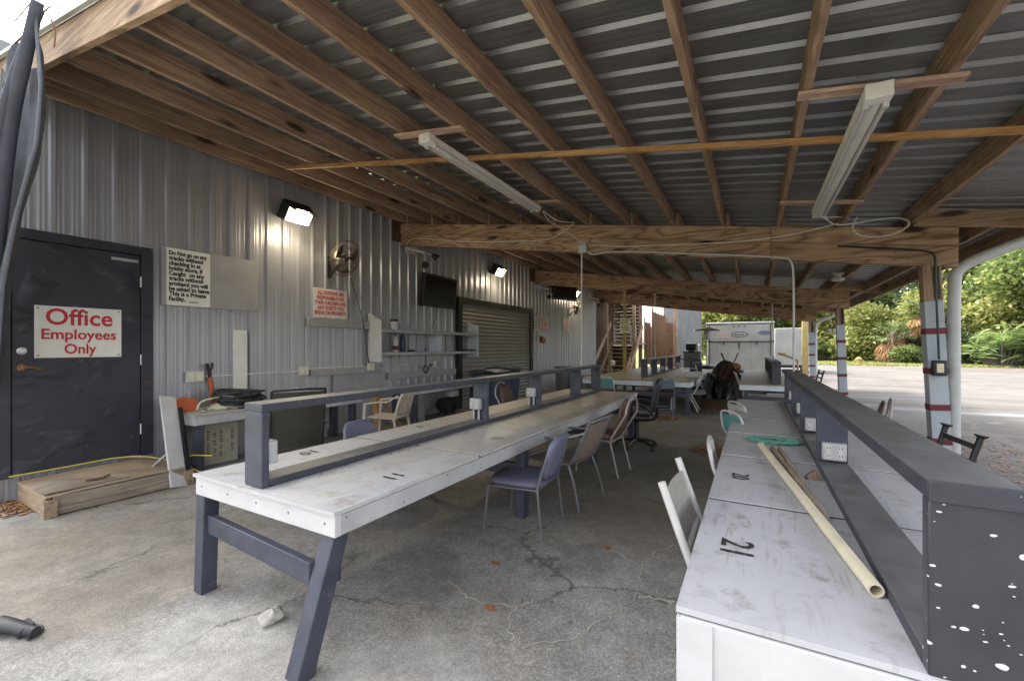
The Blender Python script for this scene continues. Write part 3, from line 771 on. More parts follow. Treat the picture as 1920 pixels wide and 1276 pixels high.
sc_ = thing('shade_cloth', (-5.2, HY, 1.18), 'dark grey shade cloth hanging bunched from the front header at the corner', 'shade cloth')
part('cloth', mb, M['tarp'], sc_, True, angle=80)
mb = MB(); mb.tube([(-4.40, HY - .07, 3.93), (-4.55, HY - .09, 3.62), (-4.82, HY - .1, 3.3), (-5.05, HY - .1, 2.9), (-5.28, HY - .09, 2.5), (-5.62, HY - .08, 1.85), (-5.8, HY - .08, 1.2)], [.035, .075], 10, smooth=2)
mb.tube([(-4.43, HY - .05, 3.9), (-4.72, HY - .13, 3.45), (-5.0, HY - .15, 3.0), (-5.3, HY - .15, 2.4), (-5.7, HY - .13, 1.7)], [.025, .05], 10, smooth=2)
part('rolled_edge', mb, M['tarp'], sc_, True)
mb = MB()
for px in (-4.42, -5.0, -5.1):
    mb.tube([(px, HY - .05, 3.86), (px - .05, HY + .02, 4.0), (px + .08, HY + .06, zb(px) + .2)], .006, 5, smooth=1)
mb.tube([(-5.4, 1.13, 4.22), (-4.9, 1.10, 4.15), (-4.42, 1.08, 4.1), (-3.9, 1.13, 4.03)], .005, 5, smooth=1)
mb.tube([(-4.40, HY - .03, 3.9), (-4.32, HY, 3.75), (-4.28, HY - .02, 3.6)], .005, 5, smooth=1)
part('tie_wire', mb, M['rust'], sc_, True)
# ---------------------------------------------------------------- things on the metal wall
WF = WX + .032                      # crest of the ribs
def floodlight(y, z, label, power):
    t = thing('wall_floodlight', (WF, y, z), label, 'floodlight', group='lit floodlights on the shop wall')
    tilt = Matrix.Translation((.16, 0, 0)) @ Matrix.Rotation(R(34), 4, 'Y')
    mb = MB(); 
    mb.prism([(-.12, -.15), (.10, -.115), (.10, .115), (-.12, .15)], lambda p, q: tuple(tilt @ Vector((p[0] * .9, -.21 + q * .42, p[1]))), 1)
    part('lamp_housing', mb, M['blackmetal'], t, bevel=.008)
    mb = MB(); mb.box(.0915, .0985, -.19, .19, -.105, .105, tilt); part('lens', mb, M['glow'], t)
    mb = MB(); mb.box(.092, .225, -.205, .205, .108, .116, tilt); part('added_visor', mb, M['blackmetal'], t)  # plate added to keep the lens light off the roof ribs
    mb = MB(); mb.box(0, .05, -.06, .06, -.07, .07); mb.bar((.03, 0, 0), (.14, 0, .0), .05, .04); part('wall_bracket', mb, M['blackmetal'], t, bevel=.004)
    ld = bpy.data.lights.new('flood_lamp', 'AREA'); ld.shape = 'RECTANGLE'; ld.size = .36; ld.size_y = .2; ld.energy = power; ld.color = (1, .86, .60); ld.specular_factor = .12
    lo = bpy.data.objects.new('flood_lamp', ld); COL.objects.link(lo); lo.parent = t
    lo.location = tilt @ Vector((.104, 0, 0)); lo.rotation_euler = (0, R(-90 + 34 + 16), 0)
    # light grazing back along the wall from the open lower lip
    l2 = bpy.data.lights.new('flood_spill', 'POINT'); l2.energy = power * .30; l2.color = (1, .84, .55); l2.shadow_soft_size = .12; l2.specular_factor = .12
    o2 = bpy.data.objects.new('flood_spill', l2); COL.objects.link(o2); o2.parent = t; o2.location = (.34, 0, -.26)
    return t
floodlight(4.16, 3.53, 'lit floodlight nearest the office door, high on the ribbed wall', 8)
floodlight(10.15, 3.58, 'lit floodlight above the roll-up door', 8)
floodlight(15.95, 3.62, 'lit floodlight farthest along the wall, beyond the tilted television', 8)

def wall_fan(y, z, yaw, label):
    t = thing('wall_fan', (WF, y, z), label, 'fan', group='caged fans on the wall')
    mb = MB(); mb.box(0, .02, -.03, .03, -.22, .14); mb.bar((.01, 0, -.2), (.24, 0, -.02), .03, .03); mb.bar((.01, 0, .1), (.22, 0, .06), .025, .025)
    part('wall_bracket', mb, M['black'], t, bevel=.003)
    F = Matrix.Translation((.36, .05, .08)) @ Matrix.Rotation(R(yaw), 4, 'Z') @ Matrix.Rotation(R(114), 4, 'Y')
    mb = MB(); mb.lathe([(.05, -.2), (.085, -.18), (.085, -.06), (.05, -.05)], 18, F); part('motor', mb, M['cream'], t)
    mb = MB()
    for k in range(3):
        a = 2 * PI * k / 3
        def fn(u, v, a=a):
            r = .05 + .2 * u; th = a + (v - .5) * (.9 + .3 * u)
            return tuple(F @ Vector((r * math.cos(th), r * math.sin(th), (v - .5) * .08)))
        mb.slab(fn, 5, 5, lambda u, v: (.003, 0, 0))
    mb.lathe([(.05, -.04), (.055, .03), (.02, .045)], 14, F)
    part('fan_blades', mb, M['fanmetal'], t)
    mb = MB()
    for (r, zz) in ((.30, 0), (.295, .035), (.295, -.035), (.2, .085), (.2, -.085), (.11, .1), (.06, .105)):
        mb.tube([tuple(F @ Vector((r * math.cos(q * PI / 16), r * math.sin(q * PI / 16), zz))) for q in range(32)], .004, 5, True)
    for k in range(36):
        a = 2 * PI * k / 36; c, s_ = math.cos(a), math.sin(a)
        mb.tube([tuple(F @ Vector((r * c, r * s_, zz))) for r, zz in ((.05, .105), (.12, .1), (.2, .085), (.28, .045), (.30, 0), (.28, -.045), (.2, -.085), (.1, -.1))], .0022, 4)
    part('wire_cage', mb, M['fanmetal'], t)
    return t
FAN = wall_fan(4.86, 2.88, 8, 'rusty caged fan on a black bracket above the patrons notice')
wall_fan(15.75, 2.92, 20, 'small caged fan on a bracket under the farthest floodlight')

def bracket_lights(y, z, label):
    t = thing('twin_spotlight', (WF, y, z), label, 'spotlight', group='twin spotlights under the beam ends')
    mb = MB(); mb.box(0, .04, -.16, .16, .02, .26); part('back_plate', mb, M['plastic_white'], t, bevel=.006)
    mb = MB(); mb.bar((.03, -.08, .1), (.34, .06, .02), .05, .05); mb.bar((.34, .06, .06), (.36, .06, -.22), .03, .03); mb.bar((.2, 0, .05), (.42, .22, .0), .02, .03); part('arm', mb, M['galv'], t, bevel=.004)
    for (a, b) in (((.34, .05, -.2), (.44, -.04, -.26)), ((.40, .22, .0), (.5, .30, -.08))):
        mb = MB(); mb.cyl(a, b, .045, .075, 14); part('lamp_head', mb, M['blackmetal'], t)
bracket_lights(6.85, 3.42, 'broken twin spotlight on a white arm under the nearest beam end')
bracket_lights(12.98, 3.38, 'twin spotlight on a white arm under the second beam end, before the tilted television')
bracket_lights(18.2, 3.55, 'dark twin spotlight at the far corner of the wall, beside the stairs')

def television(y, z, w, h, rot, off, label):
    t = thing('television', (WF, y, z), label, 'television', group='televisions on the wall')
    F = Matrix.Translation((off, 0, 0)) @ Matrix.Rotation(R(rot), 4, 'Z') @ Matrix.Rotation(R(6), 4, 'Y')
    mb = MB(); mb.box(-.05, .045, -w / 2, w / 2, -h / 2, h / 2, F); part('casing', mb, M['black'], t, bevel=.012)
    mb = MB(); mb.box(.0455, .049, -w / 2 + .045, w / 2 - .045, -h / 2 + .085, h / 2 - .045, F); part('screen', mb, M['glassblack'], t)
    mb = MB(); mb.box(0, .02, -.12, .12, -.15, .15)
    for zz in (-.08, .08): mb.bar((.01, -.05 - (off > .2) * .5, zz), (off - .05, 0, zz), .03, .03)
    part('wall_mount', mb, M['blackmetal'], t)
    return t
TV = television(7.64, 2.73, 1.16, .70, 0, .14, 'black flat television on the wall above the shelf unit')
television(14.35, 3.52, 1.15, .72, -22, .42, 'dark television on a swung-out arm beside the farthest floodlight')

def sign(y0, y1, z0, z1, mat, label, x=WF, th=.006, name='wall_sign', cat='sign', par=None):
    mb = MB(); mb.box(x, x + th, y0, y1, z0, z1)
    return single(name, mb, mat, label, cat, bevel=.001)
# big sign on the office door
s = sign(1.43, 2.105, 1.39, 1.915, M['sign'], 'white sign with red lettering reading Office Employees Only on the dark door', WX + .073)
X0 = WX + .0805
lettering('Office', .235, M['red'], s, (X0, 1.768, 1.80), WALLROT, width=.52, bold=.004)
lettering('Employees', .145, M['red'], s, (X0, 1.768, 1.625), WALLROT, width=.58, bold=.003)
lettering('Only', .145, M['red'], s, (X0, 1.768, 1.475), WALLROT, width=.25, bold=.003)
mb = MB()
for y in (1.455, 2.08):
    for z in (1.415, 1.89): mb.cyl((WX + .079, y, z), (WX + .083, y, z), .008, n=8)
part('screws', mb, M['rust'], s, True)
# rules sign
s = sign(2.545, 3.03, 2.015, 2.715, M['sign'], 'white sign with black lettering about going on the tracks, right of the door', WF + .012)
TX = ['Do Not go on any', 'tracks without', 'checking in at', 'hobby store, if', 'Caught  on any', 'tracks without', 'armband you will', 'be asked to leave.', 'This is a Private', 'Facility..  __._']
WD_ = [.42, .38, .35, .37, .39, .38, .43, .46, .41, .32]
for i, (l, w) in enumerate(zip(TX, WD_)):
    lettering(l, .072, M['ink'], s, (WF + .0195, 2.57 + w / 2, 2.655 - i * .0625), WALLROT, width=w, bold=.003)
mb = MB(); mb.box(WF, WF + .01, 2.50, 3.67, 2.01, 2.73)
single('wall_panel', mb, M['greypanel'], 'blank grey panel behind and right of the black-lettered sign', 'panel', bevel=.002)
# patrons sign
s = sign(4.56, 5.235, 1.985, 2.475, M['sign_pink'], 'pinkish white sign with red capitals about patrons, standing on a grey ledge board', WF + .004)
for i, (l, w) in enumerate((('ALL PATRONS ARE', .52), ('RESPONSIBLE FOR', .54), ('THEIR CHILDREN AND', .62), ('ANY GUESTS YOU', .52), ('BRING ON PROPERTY', .62))):
    lettering(l, .085, M['red'], s, (WF + .0115, 4.90, 2.40 - i * .083), WALLROT, width=w, bold=.002)
# small far notices: rows of strokes too small to read
def notice(y0, y1, z0, z1, mat, ink, label, rows):
    s = sign(y0, y1, z0, z1, mat, label)
    mb = MB(); rnd = random.Random(int(y0 * 100))
    for r in range(rows):
        z = z1 - (z1 - z0) * (r + .7) / (rows + .4); y = y0 + .06
        while y < y1 - .1:
            L = rnd.uniform(.04, .1); mb.box(WF + .0065, WF + .0075, y, min(y + L, y1 - .05), z - .018, z + .018); y += L + .025
    part('lettering', mb, ink, s, True)
notice(12.70, 12.98, 2.05, 2.48, M['sign'], M['ink'], 'narrow white notice with black marks just right of the roll-up door', 4)
notice(13.12, 13.78, 2.06, 2.55, M['sign_pink'], M['red'], 'pink-red printed notice between two smaller notices on the far wall', 6)
notice(15.2, 15.78, 2.08, 2.58, M['sign_pink'], M['red'], 'red printed notice under the farthest caged fan', 5)
t = thing('extinguisher_bracket', (WF, 13.2, 1.62), 'small orange holder on the wall below the notices', 'holder')
mb = MB(); mb.box(0, .05, -.06, .06, .04, .24); part('back_plate', mb, M['darkwood'], t, bevel=.004)
mb = MB(); mb.lathe([(.03, 0), (.06, .02), (.06, .17), (.03, .2)], 12, Matrix.Translation((.1, .03, 0))); part('bottle', mb, M['orange'], t)

# grey ledge boards, panels and the tall pale board
def board(x0, x1, y0, y1, z0, z1, mat, label, name='wall_board', bevel=.003):
    mb = MB(); mb.box(x0, x1, y0, y1, z0, z1); return single(name, mb, mat, label, 'board', bevel=bevel)
board(WF, WF + .045, 4.45, 5.71, 1.83, 1.97, M['greypanel'], 'grey ledge board under the patrons notice')
board(WF, WF + .045, 4.52, 6.04, 1.02, 1.13, M['greypanel'], 'long grey board low on the wall between two pale outlets')
board(WF, WF + .02, 4.95, 6.04, .73, 1.018, M['greypanel'], 'dull grey panel between the low board and the bench')
board(WF, WF + .03, 3.32, 3.5, .724, 1.73, M['sign'], 'tall pale upright board standing behind the coiled hose')
board(WF, WF + .04, 6.2, 8.4, .86, .99, M['greypanel'], 'grey backsplash board behind the far bench')

# conduit and outlets
mb = MB(); mb.tube([(WF + .015, 2.9, 1.115), (WF + .015, 4.3, 1.115)], .009, 6); mb.tube([(WF + .06, 4.46, 1.15), (WF + .06, 5.6, 1.15)], .009, 6); mb.tube([(WF + .015, 6.1, 1.13), (WF + .015, 7.5, 1.13)], .009, 6)
single('wall_conduit', mb, M['cable'], 'thin pale conduit running low along the ribbed wall', 'conduit')
for y, z, w, lab, off in ((2.85, 1.05, .1, 'double cream outlet box nearest the office door', 0), (4.38, 1.05, .08, 'cream outlet box left of the long grey board', 0), (5.72, 1.06, .07, 'cream outlet box under the white shelf end panel', .045), (7.6, 1.05, .06, 'cream outlet under the middle of the shelf unit', 0)):
    t = thing('wall_outlet', (WF + off, y, z), lab, 'outlet', group='cream outlet boxes on the wall')
    mb = MB(); mb.box(0, .05, -w, w, 0, .14); part('box_body', mb, M['plastic_white'], t, bevel=.006)
    for q in ((-.5, .5) if w > .06 else (0,)):
        mb = MB(); mb.box(.0505, .056, q * w - .03, q * w + .03, .02, .12); part('socket', mb, M['cream'], t, bevel=.003)
mb = MB(); mb.tube([(WF + .02, 7.3, 1.5), (WF + .02, 7.33, 1.14), (WF + .04, 7.2, 1.0), (WF + .05, 7.28, .9), (WF + .04, 7.4, 1.02), (WF + .05, 7.25, 1.13), (WF + .05, 7.18, .98), (WF + .04, 7.35, .93), (WF + .03, 7.42, 1.08), (WF + .03, 7.56, 1.12)], .01, 6, smooth=2)
single('extension_cord', mb, M['rubber'], 'bunched black cord hanging under the shelf unit', 'cord')
mb = MB(); mb.tube([(WF + .02, 5.3, 2.72), (WF + .03, 5.42, 2.4), (WF + .055, 5.55, 1.97), (WF + .06, 5.62, 1.5), (WF + .06, 5.7, 1.14)], .007, 6, smooth=2)
part('power_cord', mb, M['rubber'], FAN, True)
mb = MB(); mb.tube([(WF + .02, 7.75, 2.4), (WF + .03, 7.62, 2.1), (WF + .04, 7.45, 1.86)], .006, 6, smooth=2)
part('power_cord', mb, M['rubber'], TV, True)

# shelf unit
sh = thing('wall_shelf', (WF, 7.3, 1.2), 'grey wooden two-tier wall shelf with a white clipped end panel', 'shelf')
def endp(y, t_, mat, z0, z1, clip, nm):
    mb = MB(); mb.prism([(0, z0), (.33, z0), (.33, z1 - clip), (0, z1)], lambda p, q: (WF + p[0], y + q * t_, p[1]), 1); return part(nm, mb, mat, sh, True, .002)
endp(5.72, .03, M['white'], 1.225, 2.13, .15, 'end_panel')
endp(8.9, .03, M['apron_blue'], 1.26, 2.12, .12, 'end_panel')
mb = MB(); mb.box(WF, WF + .32, 7.46, 7.485, 1.40, 1.806); part('divider', mb, M['apron_blue'], sh, True, .002)
for z in (1.80, 1.37):
    mb = MB(); mb.box(WF, WF + .328, 5.752, 8.898, z + .006, z + .03); mb.box(WF + .29, WF + .326, 5.752, 8.898, z - .03, z + .005); part('shelf_board', mb, M['apron_grey'], sh, True, .002)
e = thing('spray_can', (WF + .2, 6.22, 1.401), 'pale can with a red label on the lower shelf', 'can')
mb = MB(); mb.lathe([(.05, 0), (.055, .02), (.055, .26), (.03, .3), (.02, .31)], 16); part('can_body', mb, M['plastic_white'], e)
mb = MB(); mb.lathe([(.018, .31), (.018, .35), (.012, .355)], 10); part('nozzle', mb, M['black'], e)
mb = MB(); mb.lathe([(.0562, .04), (.0562, .12)], 16); part('label_band', mb, M['band'], e)
e = thing('spray_can', (WF + .2, 6.42, 1.401), 'tall dark blue bottle beside the pale can on the lower shelf', 'bottle')
mb = MB(); mb.lathe([(.05, 0), (.06, .02), (.06, .28), (.03, .34), (.025, .39)], 16); part('bottle_body', mb, M['navybin'], e)
mb = MB(); mb.lathe([(.03, .39), (.03, .43), (.01, .435)], 10); part('cap', mb, M['black'], e)
e = thing('jar', (WF + .2, 6.18, 1.831), 'white jar with a dark lid on the upper shelf', 'jar')
mb = MB(); mb.lathe([(.07, 0), (.075, .02), (.075, .14), (.06, .16)], 16); part('jar_body', mb, M['plastic_white'], e)
mb = MB(); mb.lathe([(.07, .16), (.07, .20), (.05, .205)], 16); part('lid', mb, M['black'], e)
mb = MB(); mb.tube([(WF + .2, 6.62, 1.412), (WF + .22, 6.72, 1.43), (WF + .15, 6.78, 1.415), (WF + .1, 6.7, 1.42)], .02, 8, True, 2)
single('cable_bundle', mb, M['rubber'], 'dark cable bundle on the lower shelf', 'cable')
mb = MB(); mb.box(WF + .05, WF + .3, 8.45, 8.85, 1.402, 1.44); single('router', mb, M['black'], 'flat black device at the far end of the lower shelf', 'device', bevel=.01)

# ---------------------------------------------------------------- workbenches along the wall
def bench(y0, y1, label):
    t = thing('workbench', ((WX + -5.6) / 2, (y0 + y1) / 2, 0), label, 'workbench', group='workbenches along the wall')
    mb = MB(); mb.box(WF + .01, -5.58, y0, y1, .70, .72); part('bench_top', mb, M['top_bench'], t, True, .004)
    mb = MB(); mb.box(WF + .03, -5.60, y0 + .02, y0 + .06, .59, .699); mb.box(-5.64, -5.60, y0 + .061, y1 - .02, .59, .699); part('apron', mb, M['apron_grey'], t, True, .003)
    for x in (-5.70, -6.18):
        for y in ((y0 + .11), (y1 - .12)):
            mb = MB(); mb.box(x - .045, x + .045, y - .045, y + .045, 0, .698); part('leg', mb, M['navy'], t, True, .004)
    mb = MB(); mb.box(WF + .03, WF + .05, y0 + .1, y1 - .1, .12, .58); part('back_board', mb, M['greypanel'], t, True)
    return t
M['top_bench'] = paint('grey_bench_top', (.40, .385, .35), .6, var=.25, wear=(.22, .2, .17), wear_amt=.6)
bench(2.53, 5.0, 'grey workbench by the office door with a hose on top')
bench(6.25, 8.45, 'grey workbench under the shelf unit, farther from the door')
# things on / by the near bench
t = thing('hose_coil', (-5.92, 3.22, .721), 'coil of black hose on the near workbench', 'hose')
mb = MB(); pts = []
for i in range(9 * 22):
    a = 2 * PI * i / 22; k = i / (9 * 22)
    r = .27 - .1 * abs(math.sin(k * 7)) + random.uniform(-.006, .006)
    pts.append((r * .95 * math.cos(a), r * 1.25 * math.sin(a) + .02 * math.sin(k * 20), 0.018 + .19 * k + .018 * math.sin(a * 1.5 + k * 9)))
mb.tube(pts, .015, 7); part('coil', mb, M['rubber'], t)
t = thing('extension_reel', (-5.98, 2.64, .721), 'orange cord reel at the near end of the workbench', 'reel')
for dx, r in ((-.075, .085), (.075, .085)):
    mb = MB(); mb.lathe([(.02, -.012), (r, -.01), (r, .01), (.02, .012)], 20, Matrix.Translation((dx, 0, r)) @ Matrix.Rotation(PI / 2, 4, 'Y')); part('flange', mb, M['orange'], t)
mb = MB(); mb.lathe([(.055, -.063), (.07, -.03), (.07, .03), (.055, .063)], 18, Matrix.Translation((0, 0, .085)) @ Matrix.Rotation(PI / 2, 4, 'Y')); part('wound_cord', mb, M['orange'], t)
mb = MB(); mb.tube([(-5.9, 2.72, .735), (-5.88, 2.74, .84), (-5.95, 3.0, .865), (-6.02, 3.2, .86), (-6.05, 3.3, .75)], .012, 8, smooth=2)
single('bent_rod', mb, M['cream'], 'pale bent rod arching over the near workbench', 'rod')
t = thing('pry_bar', (WF + .012, 3.02, .76), 'orange-handled tool with a black fork hanging on the wall', 'tool')
mb = MB(); mb.tube([(.01, .02, 0), (.012, .03, .16), (.012, 0, .34)], [.02, .03], 8, smooth=1); part('handle', mb, M['orange'], t)
mb = MB(); mb.tube([(.012, 0, .34), (.012, 0, .42), (.012, -.03, .48), (.012, -.03, .52)], .02, 8, smooth=1); mb.tube([(.012, 0, .42), (.012, .035, .48), (.012, .03, .53)], .014, 8, smooth=1); part('fork', mb, M['black'], t)
mb = MB(); 
def sandy(u, v):
    a = u * 2 * PI; r = v
    return (-5.93 + .11 * r * math.cos(a), 3.0 + .16 * r * math.sin(a), .722 + .07 * (1 - r * r) + .012 * math.sin(5 * a) * r)
mb.slab(sandy, 20, 6, lambda u, v: (0, 0, -.002 - .06 * (1 - v * v)))
single('rag', mb, M['cream'], 'crumpled cream rag beside the coiled hose', 'rag', angle=80)
mb = MB(); mb.bar((-5.62, 3.05, .732), (-5.66, 3.7, .732), .03, .02); single('flat_bar', mb, M['rubber'], 'thin dark bar lying along the near workbench edge', 'bar')
mb = MB(); mb.lathe([(.04, 0), (.045, .01), (.03, .014), (.03, .022)], 14, Matrix.Translation((-5.75, 2.72, .721))); single('bottle_cap', mb, M['steel'], 'small metal cap on the near workbench corner', 'cap')
# cardboard notice under the bench, lettering turned on its side
t = thing('cardboard_sign', (-5.95, 2.98, .02), 'old beige sign with sideways black lettering leaning under the near workbench', 'sign')
mb = MB(); mb.box(-.01, 0, -.24, .24, 0, .53); part('board', mb, M['cardboard'], t)
mb = MB(); rnd = random.Random(4)
for r in range(5):
    y = -.19 + r * .075 + (.06 if r == 4 else 0); z = .08 + rnd.uniform(0, .06)
    while z < .42:
        L = rnd.uniform(.012, .03); mb.box(.0005, .0015, y - .014 + rnd.uniform(0, .008), y + .018, z, z + L * .5)
        mb.box(.0005, .0015, y - .014, y - .006, z + L * .5, z + L)
        z += L + (.03 if rnd.random() < .2 else .007)
part('lettering', mb, M['ink'], t)
t = thing('leaning_board', (-5.34, 2.29, 0), 'white board with a black strip and hinge arm leaning on the near workbench', 'board')
mb = MB(); mb.bar((0, 0, .01), (-.50, .10, .93), .17, .025, (1, .3, 0.5)); part('white_plank', mb, M['white'], t, bevel=.003)
mb = MB(); mb.bar((-.03, .12, .03), (-.42, .19, .80), .035, .03, (1, .3, .5)); part('black_strip', mb, M['black'], t)
mb = MB(); mb.bar((-.20, .0, .36), (-.42, -.1, .16), .03, .02); mb.bar((-.2, .0, .36), (-.3, .0, .52), .03, .02); mb.cyl((-.2, -.02, .36), (-.2, .03, .36), .03); part('hinge_arm', mb, M['galv'], t, bevel=.002)
# machine and boxes below the far bench
t = thing('air_compressor', (-5.85, 7.55, 0), 'black and white machine under the far workbench', 'machine')
mb = MB(); mb.lathe([(.03, -.22), (.15, -.19), (.15, .19), (.03, .22)], 20, Matrix.Translation((0, 0, .25)) @ Matrix.Rotation(PI / 2, 4, 'X')); part('tank', mb, M['black'], t)
mb = MB(); mb.box(-.13, .12, .05, .3, .40, .55); part('motor_cover', mb, M['plastic_white'], t, bevel=.03)
mb = MB(); mb.lathe([(.03, -.02), (.11, -.02), (.11, .02), (.03, .02)], 18, Matrix.Translation((.17, -.12, .24)) @ Matrix.Rotation(PI / 2, 4, 'Y')); part('wheel', mb, M['rubber'], t)
for x in (-.1, .1):
    mb = MB(); mb.box(x - .02, x + .02, .1, .16, 0, .12); part('foot', mb, M['rubber'], t)
mb = MB(); mb.bar((-5.74, 6.6, .02), (-6.02, 6.85, .66), .3, .02, (1, .4, .4)); single('plywood_sheet', mb, M['greypanel'], 'pale panel leaning under the far workbench', 'panel')
mb = MB(); mb.bar((-5.6, 5.35, 0), (-5.62, 5.3, .69), .09, .09, (0, 1, 0)); mb.bar((-5.6, 5.36, .66), (-5.6, 5.9, .05), .05, .02, (1, 0, 0))
single('timber_prop', mb, M['lath'], 'orange-brown timber prop with a diagonal strut beside the near workbench', 'prop', bevel=.002)

# wooden step platform at the door
t = thing('wooden_step', (-5.8, 1.8, 0), 'low weathered wooden step platform below the office door', 'step')
mb = MB()
def warp(u, v):
    return (-6.2 + .80 * u, 1.31 + 1.06 * v, .185 + .012 * math.sin(v * 3) - .012 * u)
mb.slab(warp, 6, 8, lambda u, v: (0, 0, .016)); part('plywood_top', mb, M['ply'], t, True)
mb = MB(); mb.box(-5.435, -5.395, 1.36, 2.36, .01, .172); part('front_board', mb, M['greywood'], t, True, .004)
mb = MB(); mb.box(-6.2, -5.44, 1.315, 1.355, .01, .18); part('side_board', mb, M['greywoodX'], t, True, .004)
for y in (1.335, 2.40):
    mb = MB(); mb.box(-5.45, -5.36, y - .045, y + .045, 0, .15); part('corner_post', mb, M['greywoodX'], t, True, .005)
mb = MB()
def peel(u, v): return (-5.42 - .42 * u, 1.30 + .62 * v * (1 - .5 * u), .205 + .025 * math.sin(v * PI) * u)
mb.slab(peel, 6, 6, lambda u, v: (0, 0, .004)); part('peeling_layer', mb, M['greywood'], t, True)
mb = MB(); mb.tube([(-5.56, 1.62, .222), (-5.52, 1.72, .228), (-5.5, 1.78, .25)], .012, 6, smooth=1); single('stick', mb, M['darkwood'], 'short dark stick lying on the wooden step', 'stick')
mb = MB(); mb.tube([(-6.2, 1.26, .26), (-6.2, 1.75, .262), (-6.2, 2.1, .27), (-6.0, 2.34, .24), (-5.6, 2.46, .16), (-5.35, 2.52, .10)], .007, 6, smooth=1)
mb.tube([(-5.9, 2.4, .20), (-5.6, 2.55, .26), (-5.35, 2.62, .27)], .007, 6)
single('yellow_cord', mb, M['yellowcord'], 'yellow cord along the wall behind the wooden step', 'cord')
# black tool at the lower left, stone and things on the floor
t = thing('power_tool', (-3.32, .70, 0), 'black power tool lying on the floor at the near left', 'tool')
mb = MB(); mb.tube([(-.16, -.03, .05), (-.05, 0, .055), (.04, .03, .045)], [.045, .032], 12, smooth=2); mb.v = [(x, y, z * .8) for x, y, z in mb.v]; part('tool_body', mb, M['rubber'], t)
mb = MB(); mb.cyl((.035, .028, .036), (.09, .05, .034), .027, .024, 14); mb.box(-.06, .03, .0, .06, .0, .055); mb.tube([(-.1, .03, .03), (0, .09, .012), (.06, .08, .01), (.09, .02, .012)], .009, 7, smooth=1); part('nose', mb, M['rubber'], t)
mb = MB(); mb.bar((-.12, -.02, .03), (-.17, -.17, .03), .045, .05); part('grip', mb, M['black'], t, bevel=.012)
mb = MB()
def rock(u, v):
    a = 2 * PI * u; b = PI * (v - .5) * .98; k = 1 + .16 * math.sin(3 * a + 2 * b) + .1 * math.sin(5 * a - 3 * b)
    return (-2.29 + .05 * k * math.cos(a) * math.cos(b), 1.42 + .065 * k * math.sin(a) * math.cos(b), .035 + .035 * k * math.sin(b))
vs = [rock(i / 18, j / 10) for i in range(18) for j in range(11)]
mb.add(vs, [(i * 11 + j, ((i + 1) % 18) * 11 + j, ((i + 1) % 18) * 11 + j + 1, i * 11 + j + 1) for i in range(18) for j in range(10)])
single('stone', mb, M['stone'], 'pale stone on the floor under the white table end', 'stone', angle=60)
